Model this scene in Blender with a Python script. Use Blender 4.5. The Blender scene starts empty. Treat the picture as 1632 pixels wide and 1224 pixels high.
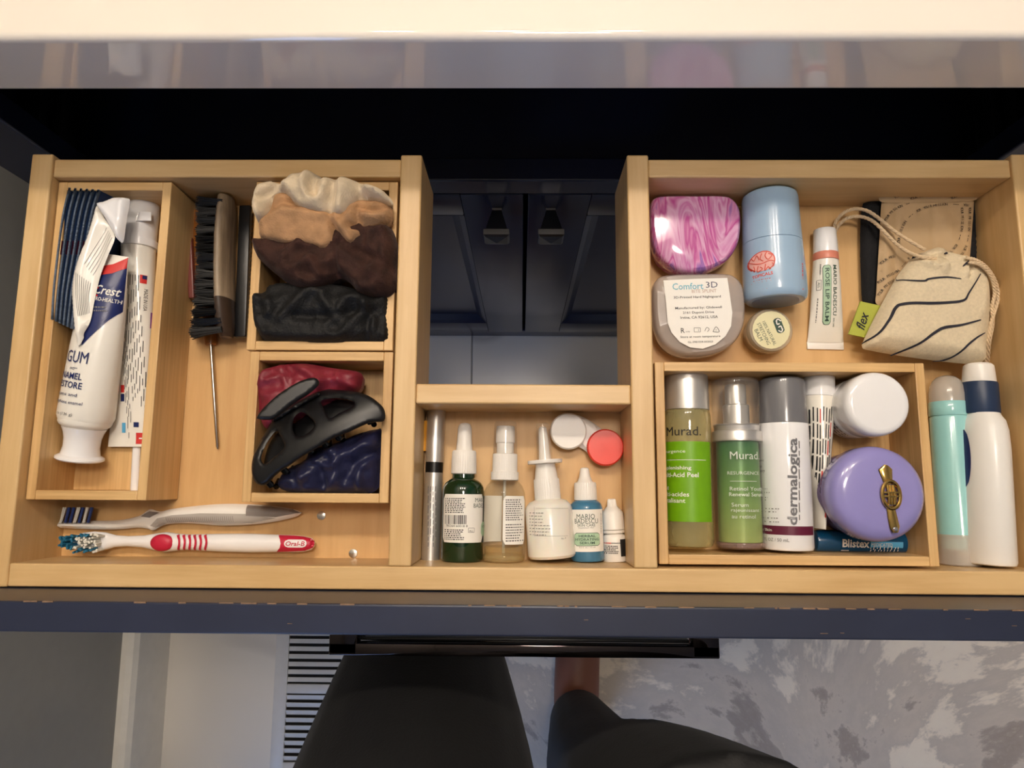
import bpy, bmesh, math, random
import numpy as np
from mathutils import Vector, Matrix, noise, geometry
random.seed(7)
sc = bpy.context.scene
col = sc.collection
D = bpy.data
# ---------------------------------------------------------------- camera
FPX = 1132.0                      # focal length in pixels of the 1632x1224 frame
HC = 0.46                         # camera height above the drawer rim (z = 0)
def cam_axes():
    d = Vector(((831-816)/FPX, -(780-612)/FPX, -1)).normalized()   # straight down, in camera axes
    Z = -d
    X = Vector((1, 0, 0)); X = (X - X.dot(Z)*Z).normalized(); Y = Z.cross(X)
    c, s = math.cos(-.0068), math.sin(-.0068)
    return Matrix((c*X+s*Y, -s*X+c*Y, Z))
CM = cam_axes()
cam = D.objects.new('camera', D.cameras.new('camera')); col.objects.link(cam)
cam.matrix_world = Matrix.Translation((0, 0, HC)) @ CM.to_4x4()
cam.data.sensor_width = 36; cam.data.lens = FPX/1632*36
cam.data.clip_start = .01; cam.data.clip_end = 50
sc.camera = cam
# ---------------------------------------------------------------- world, exposure
sc.view_settings.view_transform = 'Standard'; sc.view_settings.look = 'None'
sc.view_settings.gamma = 1; sc.view_settings.use_curve_mapping = False
sc.view_settings.exposure = 0.0
w = D.worlds.new('world'); sc.world = w; w.use_nodes = True
w.node_tree.nodes['Background'].inputs[0].default_value = (.6, .75, 1, 1)
w.node_tree.nodes['Background'].inputs[1].default_value = .3
sc.cycles.transparent_max_bounces = 24
BULB = 132.0       # radiance of the vanity globes
CEIL = 48.0        # radiance of the ceiling lamp
WIN = 4.6         # radiance of the window pane
# ---------------------------------------------------------------- helpers
def at(u, v, z):
    """Point of the plane at height z that stands at pixel u, v."""
    r = CM @ Vector(((u-816)/FPX, -(v-612)/FPX, -1)); t = (z-HC)/r.z
    return Vector((r.x*t, r.y*t, z))
def kz(z): return (HC-z)/FPX*1.01
def lin(c):
    return tuple(((x/255)/12.92 if x/255 <= .04045 else ((x/255+.055)/1.055)**2.4) for x in c)
MATS = {}
def mat(name, c, rough=.5, metal=0., trans=0., ior=1.45, sheen=0., coat=0., var=.06, vs=60, bump=0., bs=200, clear=0., sss=0., emit=0., spec=.5):
    if name in MATS: return MATS[name]
    m = D.materials.new(name); m.use_nodes = True; nt = m.node_tree; N = nt.nodes; L = nt.links
    b = N['Principled BSDF']; c = lin(c)
    tc = N.new('ShaderNodeTexCoord'); nz = N.new('ShaderNodeTexNoise')
    nz.inputs['Scale'].default_value = vs; nz.inputs['Detail'].default_value = 4
    L.new(tc.outputs['Object'], nz.inputs['Vector'])
    rp = N.new('ShaderNodeValToRGB')
    rp.color_ramp.elements[0].position = .3; rp.color_ramp.elements[1].position = .7
    rp.color_ramp.elements[0].color = (*[x*(1-var) for x in c], 1)
    rp.color_ramp.elements[1].color = (*[min(1, x*(1+var)) for x in c], 1)
    L.new(nz.outputs['Fac'], rp.inputs['Fac']); L.new(rp.outputs['Color'], b.inputs['Base Color'])
    b.inputs['Roughness'].default_value = rough; b.inputs['Metallic'].default_value = metal
    b.inputs['Transmission Weight'].default_value = trans; b.inputs['IOR'].default_value = ior
    b.inputs['Coat Weight'].default_value = coat; b.inputs['Coat Roughness'].default_value = .05
    b.inputs['Specular IOR Level'].default_value = spec
    if sheen:
        b.inputs['Sheen Weight'].default_value = sheen; b.inputs['Sheen Roughness'].default_value = .35
        b.inputs['Sheen Tint'].default_value = (*[min(1, x*1.5+.1) for x in c], 1)
    if sss:
        b.inputs['Subsurface Weight'].default_value = sss; b.inputs['Subsurface Scale'].default_value = .004
    if emit:
        b.inputs['Emission Color'].default_value = (*c, 1); b.inputs['Emission Strength'].default_value = emit
    if bump:
        n2 = N.new('ShaderNodeTexNoise'); n2.inputs['Scale'].default_value = bs; n2.inputs['Detail'].default_value = 3
        L.new(tc.outputs['Object'], n2.inputs['Vector'])
        bp = N.new('ShaderNodeBump'); bp.inputs['Strength'].default_value = bump; bp.inputs['Distance'].default_value = .001
        L.new(n2.outputs['Fac'], bp.inputs['Height']); L.new(bp.outputs['Normal'], b.inputs['Normal'])
    if clear:   # thin clear plastic or glass: part of the light passes straight through
        tr = N.new('ShaderNodeBsdfTransparent'); tr.inputs['Color'].default_value = (*[min(1, x**.35) for x in c], 1)
        mx = N.new('ShaderNodeMixShader'); mx.inputs['Fac'].default_value = 1-clear
        L.new(tr.outputs[0], mx.inputs[1]); L.new(b.outputs[0], mx.inputs[2])
        gl = N.new('ShaderNodeBsdfGlossy'); gl.inputs['Roughness'].default_value = rough
        fr = N.new('ShaderNodeFresnel'); fr.inputs['IOR'].default_value = 1.5
        m2 = N.new('ShaderNodeMixShader'); ge = N.new('ShaderNodeNewGeometry'); sb = N.new('ShaderNodeMath'); sb.operation = 'SUBTRACT'; sb.inputs[0].default_value = .7; L.new(ge.outputs['Backfacing'], sb.inputs[1]); mu = N.new('ShaderNodeMath'); mu.operation = 'MULTIPLY'; mu.use_clamp = True; L.new(sb.outputs[0], mu.inputs[0]); L.new(fr.outputs[0], mu.inputs[1]); L.new(mu.outputs[0], m2.inputs['Fac']); L.new(mx.outputs[0], m2.inputs[1]); L.new(gl.outputs[0], m2.inputs[2])
        L.new(m2.outputs[0], N['Material Output'].inputs['Surface'])
    MATS[name] = m
    return m
def wood(name, c1, c2, axis, fine=160, stretch=14, rough=.38, bump=.12, bands=0):
    m = D.materials.new(name); m.use_nodes = True; nt = m.node_tree; N = nt.nodes; L = nt.links
    b = N['Principled BSDF']; tc = N.new('ShaderNodeTexCoord'); mp = N.new('ShaderNodeMapping')
    s = [fine]*3; s['XYZ'.index(axis)] = fine/stretch; mp.inputs['Scale'].default_value = s
    L.new(tc.outputs['Object'], mp.inputs['Vector'])
    nz = N.new('ShaderNodeTexNoise'); nz.inputs['Scale'].default_value = 1; nz.inputs['Detail'].default_value = 6; nz.inputs['Roughness'].default_value = .6
    L.new(mp.outputs['Vector'], nz.inputs['Vector'])
    n2 = N.new('ShaderNodeTexNoise'); n2.inputs['Scale'].default_value = 9; n2.inputs['Detail'].default_value = 2
    L.new(tc.outputs['Object'], n2.inputs['Vector'])
    ad = N.new('ShaderNodeMath'); ad.operation = 'MULTIPLY_ADD'; ad.inputs[1].default_value = .55; 
    L.new(n2.outputs['Fac'], ad.inputs[0]); 
    ml = N.new('ShaderNodeMath'); ml.operation = 'MULTIPLY'; ml.inputs[1].default_value = .5
    L.new(nz.outputs['Fac'], ml.inputs[0]); L.new(ml.outputs[0], ad.inputs[2])
    rp = N.new('ShaderNodeValToRGB'); rp.color_ramp.elements[0].position = .40; rp.color_ramp.elements[1].position = .63
    rp.color_ramp.elements[0].color = (*lin(c2), 1); rp.color_ramp.elements[1].color = (*lin(c1), 1)
    L.new(ad.outputs[0], rp.inputs['Fac']); L.new(rp.outputs['Color'], b.inputs['Base Color'])
    b.inputs['Roughness'].default_value = rough
    bp = N.new('ShaderNodeBump'); bp.inputs['Strength'].default_value = bump; bp.inputs['Distance'].default_value = .0008
    L.new(nz.outputs['Fac'], bp.inputs['Height']); L.new(bp.outputs['Normal'], b.inputs['Normal'])
    return m
def swirl(name, cols, scale, dist, rough, coat=0., stretch=(1, 1, 1), bump=0., detail=5, rgh=.5):
    """Marbled or veined surface: a noise warped by a second noise, read through a ramp."""
    m = D.materials.new(name); m.use_nodes = True; nt = m.node_tree; N = nt.nodes; L = nt.links
    b = N['Principled BSDF']; tc = N.new('ShaderNodeTexCoord'); mp = N.new('ShaderNodeMapping'); mp.inputs['Scale'].default_value = stretch
    L.new(tc.outputs['Object'], mp.inputs['Vector'])
    nz = N.new('ShaderNodeTexNoise'); nz.inputs['Scale'].default_value = scale; nz.inputs['Detail'].default_value = detail; nz.inputs['Distortion'].default_value = dist; nz.inputs['Roughness'].default_value = rgh
    L.new(mp.outputs['Vector'], nz.inputs['Vector'])
    rp = N.new('ShaderNodeValToRGB'); e = rp.color_ramp.elements
    while len(e) < len(cols): e.new(.5)
    for i, (p, c) in enumerate(cols): e[i].position = p; e[i].color = (*lin(c), 1)
    L.new(nz.outputs['Fac'], rp.inputs['Fac']); L.new(rp.outputs['Color'], b.inputs['Base Color'])
    b.inputs['Roughness'].default_value = rough; b.inputs['Coat Weight'].default_value = coat
    if bump:
        bp = N.new('ShaderNodeBump'); bp.inputs['Strength'].default_value = bump; bp.inputs['Distance'].default_value = .002
        L.new(nz.outputs['Fac'], bp.inputs['Height']); L.new(bp.outputs['Normal'], b.inputs['Normal'])
    return m
def tag(o, label=None, cat=None, group=None, kind=None):
    for k, x in (('label', label), ('category', cat), ('group', group), ('kind', kind)):
        if x: o[k] = x
    return o
def mk(name, V, F, m, parent=None, smooth=True, ang=35):
    me = D.meshes.new(name); me.from_pydata([tuple(p) for p in V], [], [tuple(f) for f in F]); me.update()
    bm = bmesh.new(); bm.from_mesh(me); bmesh.ops.recalc_face_normals(bm, faces=bm.faces); bm.to_mesh(me); bm.free()
    if smooth:
        me.shade_smooth(); me.set_sharp_from_angle(angle=math.radians(ang))
    me.materials.append(m)
    o = D.objects.new(name, me); col.objects.link(o)
    if parent: o.parent = parent
    return o
def thing(name, label, cat, loc=(0, 0, 0), group=None, M=None):
    o = D.objects.new(name, None); col.objects.link(o); o.empty_display_size = .01
    if M is not None: o.matrix_world = M
    else: o.location = loc
    return tag(o, label, cat, group)
def bevbox(x0, x1, y0, y1, z0, z1, bev=.001, seg=2):
    bm = bmesh.new(); bmesh.ops.create_cube(bm, size=1)
    for v in bm.verts:
        v.co = ((x0+x1)/2+v.co.x*(x1-x0), (y0+y1)/2+v.co.y*(y1-y0), (z0+z1)/2+v.co.z*(z1-z0))
    if bev: bmesh.ops.bevel(bm, geom=bm.edges[:], offset=bev, segments=seg, profile=.5, affect='EDGES')
    V = [v.co.copy() for v in bm.verts]; bm.verts.index_update(); F = [[v.index for v in f.verts] for f in bm.faces]
    bm.free(); return V, F
def box(name, x0, x1, y0, y1, z0, z1, m, parent=None, bev=.001, seg=2):
    o = mk(name, *bevbox(x0, x1, y0, y1, z0, z1, bev, seg), m, parent)
    for p in o.data.polygons:
        if max(abs(c) for c in p.normal) > .999: p.use_smooth = False
    return o
def join(*parts):
    V = []; F = []
    for v, f in parts:
        n = len(V); V += list(v); F += [[i+n for i in q] for q in f]
    return V, F
def lathe(prof, n=48, axis='y', sq=1.0, closed=False):
    V = []; F = []
    for a, r in prof:
        for i in range(n):
            t = 2*math.pi*i/n
            V.append((r*math.sin(t), a, r*sq*math.cos(t)) if axis == 'y' else (r*math.cos(t), r*math.sin(t), a))
    m = len(prof); rng = m if closed else m-1
    for j in range(rng):
        for i in range(n):
            F.append((j*n+i, j*n+(i+1) % n, ((j+1) % m)*n+(i+1) % n, ((j+1) % m)*n+i))
    if not closed: F.append(list(range(n))); F.append(list(range((m-1)*n, m*n)))
    return V, F
def ridged(prof, n=48, amp=.0003, axis='y', sub=2):
    """Lathe with fine lengthwise ribs, as on a bottle cap."""
    V, F = lathe(prof, n*sub, axis); W = []
    for i, v in enumerate(V):
        k = i % (n*sub); s = 1 - (amp/max(1e-6, math.hypot(v[0], v[2] if axis == 'y' else v[1])) if k % sub else 0)
        W.append((v[0]*s, v[1], v[2]*s) if axis == 'y' else (v[0]*s, v[1]*s, v[2]))
    return W, F
def tube(pts, rad, n=12, caps=True, flat=None):
    """Tube along points; rad a number or list; flat = (a, b) list of half axes side/up instead."""
    pts = [Vector(p) for p in pts]; V = []; F = []; m = len(pts)
    for j, p in enumerate(pts):
        d = (pts[min(j+1, m-1)]-pts[max(j-1, 0)]).normalized()
        s = d.cross(Vector((0, 0, 1)))
        s = s.normalized() if s.length > 1e-4 else Vector((1, 0, 0))
        u = s.cross(d).normalized()
        a, b = flat[j] if flat else ((rad, rad) if not isinstance(rad, (list, tuple)) else (rad[j], rad[j]))
        for i in range(n):
            t = 2*math.pi*i/n; V.append(p+s*a*math.cos(t)+u*b*math.sin(t))
    for j in range(m-1):
        for i in range(n): F.append((j*n+i, j*n+(i+1) % n, (j+1)*n+(i+1) % n, (j+1)*n+i))
    if caps: F.append(list(range(n))); F.append(list(range((m-1)*n, m*n)))
    return V, F
def smoothline(P, n, closed=False):
    """Catmull-Rom through the points, resampled to n points."""
    P = [Vector(p) for p in P]; m = len(P); out = []
    segs = m if closed else m-1; per = max(2, int(math.ceil(n/segs)))
    for i in range(segs):
        g = (lambda k: P[k % m]) if closed else (lambda k: P[min(max(k, 0), m-1)])
        a, b, c, d = g(i-1), g(i), g(i+1), g(i+2)
        for j in range(per):
            t = j/per
            out.append(.5*((2*b)+(c-a)*t+(2*a-5*b+4*c-d)*t*t+(3*b-a-3*c+d)*t**3))
    if not closed: out.append(P[-1])
    return out
def inside(poly, x, y):
    n = len(poly); r = np.zeros(np.shape(x), bool); j = n-1
    for i in range(n):
        xi, yi = poly[i][0], poly[i][1]; xj, yj = poly[j][0], poly[j][1]
        with np.errstate(divide='ignore', invalid='ignore'):
            c = ((yi > y) != (yj > y)) & (x < (xj-xi)*(y-yi)/((yj-yi) if yj != yi else 1e-12)+xi)
        r ^= c; j = i
    return r
def dist(poly, x, y, closed=True):
    d = np.full(np.shape(x), 1e9); n = len(poly)
    for i in range(n if closed else n-1):
        ax, ay = poly[i][0], poly[i][1]; bx, by = poly[(i+1) % n][0], poly[(i+1) % n][1]
        L2 = max(1e-12, (bx-ax)**2+(by-ay)**2)
        t = np.clip(((x-ax)*(bx-ax)+(y-ay)*(by-ay))/L2, 0, 1)
        d = np.minimum(d, np.hypot(x-ax-t*(bx-ax), y-ay-t*(by-ay)))
    return d
def trimesh2d(outline, holes, step):
    """Points and triangles filling an outline with holes (constrained Delaunay)."""
    rings = [outline]+list(holes); P = []; E = []
    for r in rings:
        n0 = len(P); P += [Vector((p[0], p[1])) for p in r]; E += [(n0+i, n0+(i+1) % len(r)) for i in range(len(r))]
    xs = [p[0] for p in outline]; ys = [p[1] for p in outline]
    gx, gy = np.meshgrid(np.arange(min(xs), max(xs), step), np.arange(min(ys), max(ys), step*.87))
    gx = gx + (np.arange(gx.shape[0]) % 2)[:, None]*step/2
    gx = gx.ravel(); gy = gy.ravel(); ok = inside(outline, gx, gy) & (dist(outline, gx, gy) > step*.5)
    for h in holes: ok &= ~inside(h, gx, gy) & (dist(h, gx, gy) > step*.5)
    P += [Vector((a, b)) for a, b in zip(gx[ok], gy[ok])]
    v, e, f, *_ = geometry.delaunay_2d_cdt(P, E, [], 1, 1e-7)
    v = np.array([(p.x, p.y) for p in v]); out = []
    f = [t for t in f if len(t) == 3]
    cx = np.array([[v[i][0] for i in t] for t in f]).mean(1); cy = np.array([[v[i][1] for i in t] for t in f]).mean(1)
    keep = inside(outline, cx, cy)
    for h in holes: keep &= ~inside(h, cx, cy)
    return v, [t for t, k in zip(f, keep) if k]
def shell(v, f, top, bot):
    """Closed solid over a flat triangulation with top and bottom heights."""
    n = len(v); V = [(p[0], p[1], a) for p, a in zip(v, top)]+[(p[0], p[1], a) for p, a in zip(v, bot)]
    F = [tuple(t) for t in f]+[(t[2]+n, t[1]+n, t[0]+n) for t in f]; cnt = {}
    for t in f:
        for a, b in ((t[0], t[1]), (t[1], t[2]), (t[2], t[0])):
            k = (min(a, b), max(a, b)); cnt[k] = cnt.get(k, 0)+1
    F += [(a, b, b+n, a+n) for (a, b), c in cnt.items() if c == 1]
    return V, F
def px(P, z): return [at(p[0], p[1], z) for p in P]
class Pillow:
    """A soft body over an outline: rounded over a rim of width w, height H above and Hb below zb, with fold ridges."""
    def __init__(s, outline, zb, H, Hb, w, ridges=(), nz=(0, 60), n=110, step=.0022, tilt=None, pw=.5):
        s.o = smoothline(px(outline, zb), n, True); s.zb, s.H, s.Hb, s.w, s.nz, s.tilt, s.pw = zb, H, Hb, w, nz, tilt, pw
        s.r = [(smoothline(px(l, zb), 14), a, wd*kz(zb)) for l, a, wd in ridges]; s.step = step
    def edge(s, x, y):
        d = np.clip(dist(s.o, x, y)/s.w, 0, 1); return (1-(1-d)**2)**s.pw
    def z(s, x, y):
        x = np.asarray(x, float); y = np.asarray(y, float); e = s.edge(x, y); h = s.H*e
        for l, a, wd in s.r: h = h + a*np.exp(-(dist(l, x, y, False)/wd)**2)*np.minimum(1, e*1.3)
        if s.nz[0]:
            q = np.array([noise.noise(Vector((a*s.nz[1], b*s.nz[1], s.zb*90))) for a, b in zip(x.ravel(), y.ravel())]).reshape(x.shape)
            h = h + s.nz[0]*(1-2*np.abs(q))*np.minimum(1, e*1.2)
        if s.tilt: h = h + s.tilt[0]*(x-s.o[0].x)+s.tilt[1]*(y-s.o[0].y)
        return s.zb+h
    def build(s, name, m, parent, org, ang=50):
        v, f = trimesh2d(s.o, [], s.step); x, y = v[:, 0], v[:, 1]
        d = dist(s.o, x, y); e = s.edge(x, y); top = s.z(x, y); bot = s.zb-s.Hb*e+(top-s.zb)*(d < 1e-6)
        if s.tilt: bot = bot + s.tilt[0]*(x-s.o[0].x)+s.tilt[1]*(y-s.o[0].y)
        bot = np.minimum(bot, top)
        V, F = shell(v, f, top, bot); V = [(a-org[0], b-org[1], c-org[2]) for a, b, c in V]
        return mk(name, V, F, m, parent, ang=ang)
    def sf(s, org):
        def g(x, y, o):
            return (x, y, float(s.z(np.array([x+org[0]]), np.array([y+org[1]]))[0])-org[2]+o)
        return g
FONT = {}
def glyphs(txt, bold=0., shear=0.):
    k = (txt, bold, shear)
    if k not in FONT:
        c = D.curves.new('t', 'FONT'); c.body = txt; c.align_x = 'CENTER'; c.align_y = 'CENTER'; c.offset = bold; c.shear = shear; c.resolution_u = 2
        o = D.objects.new('t', c); col.objects.link(o); bpy.context.view_layer.update()
        me = D.meshes.new_from_object(o.evaluated_get(bpy.context.evaluated_depsgraph_get()))
        V = [(v.co.x, v.co.y) for v in me.vertices]; F = [list(p.vertices) for p in me.polygons]
        D.objects.remove(o); D.curves.remove(c); D.meshes.remove(me)
        if V:
            x = [v[0] for v in V]; y = [v[1] for v in V]; cx = (min(x)+max(x))/2; cy = (min(y)+max(y))/2
            V = [(a-cx, b-cy) for a, b in V]; FONT[k] = (V, F, max(x)-min(x), max(y)-min(y))
        else: FONT[k] = ([], [], 1, 1)
    return FONT[k]
class Print:
    """Flat print laid on a surface. sf(x, y, lift) gives the surface point, loc(u, v) the place of a pixel on it, k metres per pixel."""
    def __init__(s, parent, sf, loc, k, off=.0003):
        s.p, s.sf, s.loc, s.k, s.off = parent, sf, loc, k, off; s.L = {}; s.C = {}
    def _add(s, m, V, F, off):
        a = s.L.setdefault(m, ([], [])); n = len(a[0]); s.C.setdefault(m, []).append((n, len(a[1]))); a[0].extend(s.sf(x, y, off) for x, y in V); a[1].extend([[i+n for i in f] for f in F])
    def t(s, m, txt, u, v, h, wd=None, rot=0, bold=0., shear=0., off=None):
        V, F, W, H = glyphs(txt, bold, shear); c, n = math.cos(math.radians(rot)), math.sin(math.radians(rot)); x0, y0 = s.loc(u, v)
        sy = h*s.k/H; sx = wd*s.k/W if wd else sy
        s._add(m, [(x0+a*sx*c-b*sy*n, y0+a*sx*n+b*sy*c) for a, b in V], F, off or s.off*1.6)
    def rect(s, m, u, v, wd, h, rot=0, off=None, r=0, nx=10, ny=4):
        c, n = math.cos(math.radians(rot)), math.sin(math.radians(rot)); x0, y0 = s.loc(u, v); W = wd*s.k/2; H = h*s.k/2; r *= s.k; P = []; F = []
        for j in range(ny+1):
            b = -H+2*H*j/ny; ins = 0
            if r and H-abs(b) < r: ins = r-math.sqrt(max(0, r*r-(r-(H-abs(b)))**2))
            for i in range(nx+1):
                a = (-1+2*i/nx)*(W-ins); P.append((x0+a*c-b*n, y0+a*n+b*c))
        for j in range(ny):
            for i in range(nx): q = j*(nx+1)+i; F.append((q, q+1, q+nx+2, q+nx+1))
        s._add(m, P, F, off or s.off)
    def frame(s, m, u, v, wd, h, th, rot=0, off=None):
        for du, dv, a, b in ((0, -h/2, wd, th), (0, h/2, wd, th), (-wd/2, 0, th, h), (wd/2, 0, th, h)):
            t = math.radians(-rot); s.rect(m, u+du*math.cos(t)-dv*math.sin(t), v+du*math.sin(t)+dv*math.cos(t), a, b, rot, off or s.off*1.5)
    def poly(s, m, pts, off=None, n=40, sm=False, step=None):
        P = [s.loc(*p) for p in pts]
        P = [(q.x, q.y) for q in smoothline([Vector((a, b, 0)) for a, b in P], n, True)] if sm else P
        if not sm:
            Q = []
            for i in range(len(P)):
                a, b = P[i], P[(i+1) % len(P)]; Q += [(a[0]+(b[0]-a[0])*j/8, a[1]+(b[1]-a[1])*j/8) for j in range(8)]
            P = Q
        v, f = trimesh2d(P, [], step or 3*s.k); s._add(m, [tuple(q) for q in v], f, off or s.off)
    def line(s, m, pts, wd, n=30, off=None, taper=False):
        P = smoothline([Vector((*s.loc(*p), 0)) for p in pts], n); V = []; F = []; m_ = len(P)
        for j, p in enumerate(P):
            d = (P[min(j+1, m_-1)]-P[max(j-1, 0)]).normalized(); q = Vector((-d.y, d.x, 0))*wd*s.k/2
            if taper: q *= .35+.65*math.sin(math.pi*(j+.5)/m_)
            V += [(p.x-q.x, p.y-q.y), (p.x+q.x, p.y+q.y)]
        F = [(2*i, 2*i+1, 2*i+3, 2*i+2) for i in range(m_-1)]; s._add(m, V, F, off or s.off*1.6)
    def dashes(s, m, u0, v0, u1, v1, rows, h=1.2, vert=False, fill=.85, ragged=.25, off=None):
        """Rows of print too fine to read."""
        rnd = random.Random(int(u0*7+v0)); n = rows
        for i in range(n):
            f = (i+.5)/n; a = 0; end = 1-rnd.random()*ragged
            while a < end:
                l = rnd.uniform(.05, .14); b = min(end, a+l*fill)
                if vert: s.rect(m, u0+(u1-u0)*f, v0+(v1-v0)*(a+b)/2, h, (v1-v0)*(b-a), off=off or s.off*1.6, nx=1, ny=2)
                else: s.rect(m, u0+(u1-u0)*(a+b)/2, v0+(v1-v0)*f, (u1-u0)*(b-a), h, off=off or s.off*1.6, nx=2, ny=1)
                a = b+l*(1-fill)+.015
    def build(s, name='lettering'):
        todo = []
        for m, (V, F) in s.L.items():
            c = s.C[m]
            if 1 < len(c) <= 3 and name == 'lettering':      # a few separate marks: one object each
                for (v0, f0), (v1, f1) in zip(c, c[1:]+[(len(V), len(F))]): todo.append((m, V[v0:v1], [[i-v0 for i in f] for f in F[f0:f1]]))
            else: todo.append((m, V, F))
        for m, V, F in todo:
            me = D.meshes.new(name); me.from_pydata(V, [], F); me.update(); me.materials.append(m)
            o = D.objects.new(name, me); col.objects.link(o); o.parent = s.p
class Lying:
    """A thing lying in the drawer: local y runs from its base pixel to its tip pixel, local z up."""
    def __init__(s, name, label, cat, base, tip, z, group=None, z1=None):
        B = at(*base, z); T = at(*tip, z if z1 is None else z1); s.z = z; s.b, s.tp = base, tip
        y = (T-B).normalized(); x = y.cross(Vector((0, 0, 1))).normalized(); zz = x.cross(y); s.Ln = (T-B).length
        s.M = Matrix.Translation(B) @ Matrix((x, y, zz)).transposed().to_4x4(); s.inv = s.M.inverted()
        s.root = thing(name, label, cat, M=s.M, group=group); s.k = kz((z+(z if z1 is None else z1))/2)
        s.z1 = z if z1 is None else z1
        d = Vector(tip)-Vector(base); s.ax = d/d.length_squared
    def t(s, u, v): return (Vector((u, v))-Vector(s.b)).dot(s.ax)
    def y(s, q): return s.Ln*(s.t(s.b[0], q) if abs(s.ax.y) > abs(s.ax.x) else s.t(q, s.b[1]))
    def pr(s, prof): return [(s.y(a), r*s.k) for a, r in prof]
    def lathe(s, name, prof, m, n=48, parent=None, closed=False, sq=1., rib=0):
        P = s.pr(prof); g = ridged(P, rib, .0002) if rib else lathe(P, n, closed=closed, sq=sq)
        return mk(name, *g, m, parent or s.root)
    def loc(s, r):
        def g(u, v):
            t = s.t(u, v); l = s.inv @ at(u, v, s.z+(s.z1-s.z)*t+r*.85); return (r*math.asin(max(-.999, min(.999, l.x/r))), l.y)
        return g
    def print(s, rpx, off=.0002):
        r = rpx*s.k
        return Print(s.root, lambda x, y, o: ((r+o)*math.sin(x/r), y, (r+o)*math.cos(x/r)), s.loc(r), s.k*(1-.85*r/(HC-s.z)), off)
# ---------------------------------------------------------------- materials
F0 = -.052                                    # upper face of the drawer bottom
m_rim = [wood('maple_'+a, (220, 186, 134), (204, 166, 112), a) for a in 'XYZ']
m_bot = wood('birch_bottom', (218, 178, 122), (202, 158, 102), 'Y', fine=120, stretch=10, rough=.45)
m_bam = [wood('bamboo_'+a, (222, 184, 128), (192, 150, 94), a, fine=330, stretch=30, rough=.42) for a in 'XYZ']
m_navy = mat('navy_paint', (40, 46, 66), .36, var=.08, vs=30, bump=.08, bs=90)
m_navyd = mat('navy_cabinet_paint', (26, 31, 50), .22, var=.08, vs=20, bump=.05, bs=60)
m_white = mat('white_plastic', (238, 234, 228), .32, var=.015)
m_gloss = mat('glossy_white_plastic', (240, 240, 242), .14, var=.01, coat=.4)
m_label = mat('paper_label', (240, 237, 230), .5, var=.02)
m_black = mat('black_print', (28, 28, 30), .6)
m_grey = mat('grey_print', (120, 118, 118), .6)
m_blackp = mat('black_plastic', (14, 14, 16), .33, var=.1)
m_silver = mat('brushed_silver', (214, 211, 207), .36, metal=.8, var=.03)
m_chrome = mat('chrome', (205, 205, 210), .07, metal=1)
m_clear = mat('clear_plastic', (240, 238, 234), .05, var=.01, clear=.93)
m_steel = mat('steel', (190, 184, 176), .22, metal=1)
m_red = mat('red_print', (206, 48, 44), .45)
m_gold = mat('gold', (212, 176, 104), .16, metal=1)

# ---------------------------------------------------------------- room
FZ = -.71
m_wall = mat('grey_wall_paint', (158, 156, 148), .55, var=.02, bump=.1, bs=120)
m_ceil = mat('ceiling_paint', (172, 169, 162), .7)
m_trim = mat('white_trim_paint', (232, 228, 218), .35, var=.03)
m_tile = swirl('marble_tile', [(.30, (228, 222, 212)), (.485, (224, 218, 208)), (.50, (196, 190, 181)), (.515, (225, 219, 209)), (.7, (230, 224, 214))], 1.7, .7, .22, detail=2)
m_grout = mat('grout', (150, 146, 140), .8)
XL, XR, YB, YF, ZC = -.58, 1.7, .80, -2.3, 1.75
floor = tag(box('floor', XL-.05, XR+.05, YF-.05, YB+.05, FZ-.05, FZ-.0015, m_grout, bev=0), kind='structure')
tm = None
gx = [-.684+.6*i for i in range(5)]; gy = [-2.4+.6*i for i in range(6)]
for i in gx:
    for j in gy:
        if tm is None:
            t0 = box('tile', .0012, .5988, .0012, .5988, -.012, 0, m_tile, floor, bev=.0012); tm = t0.data; t = t0
        else:
            t = D.objects.new('tile', tm); col.objects.link(t); t.parent = floor
        t.location = (i, j, FZ)
def wallq(name, x0, x1, y0, y1, z0, z1, m): return tag(box(name, x0, x1, y0, y1, z0, z1, m, bev=0), kind='structure')
wallq('wall_back', XL-.1, XR+.1, YB, YB+.1, FZ-.05, ZC+.1, m_ceil)
wallq('wall_right', XR, XR+.1, YF, YB, FZ-.05, ZC, m_ceil)
wallq('wall_front', XL-.1, XR+.1, YF-.1, YF, FZ-.05, ZC, m_ceil)
wallq('ceiling', XL-.1, XR+.1, YF-.1, YB+.1, ZC, ZC+.1, m_ceil)
# left wall with a window towards the room
WY0, WY1, WZ0, WZ1 = -1.75, -.75, -.45, 1.15
Vw, Fw = join(bevbox(XL-.1, XL, YF, WY0, FZ-.05, ZC, 0), bevbox(XL-.1, XL, WY1, YB, FZ-.05, ZC, 0),
              bevbox(XL-.1, XL, WY0, WY1, FZ-.05, WZ0, 0), bevbox(XL-.1, XL, WY0, WY1, WZ1, ZC, 0))
tag(mk('wall_left', Vw, Fw, m_wall, smooth=False), kind='structure')
win = tag(D.objects.new('window_1', None), kind='structure'); col.objects.link(win)
for a in ((XL-.07, XL-.03, WY0, WY0+.05, WZ0, WZ1), (XL-.07, XL-.03, WY1-.05, WY1, WZ0, WZ1), (XL-.07, XL-.03, WY0, WY1, WZ0, WZ0+.05),
          (XL-.07, XL-.03, WY0, WY1, WZ1-.05, WZ1), (XL-.065, XL-.035, WY0, WY1, .58, .62)):
    box('window_frame', *a, m_trim, win, bev=.004)
m_day = mat('daylight_pane', (150, 190, 255), .5, emit=WIN, var=0)
box('window_pane', XL-.08, XL-.075, WY0, WY1, WZ0, WZ1, m_day, win, bev=0)
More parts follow.
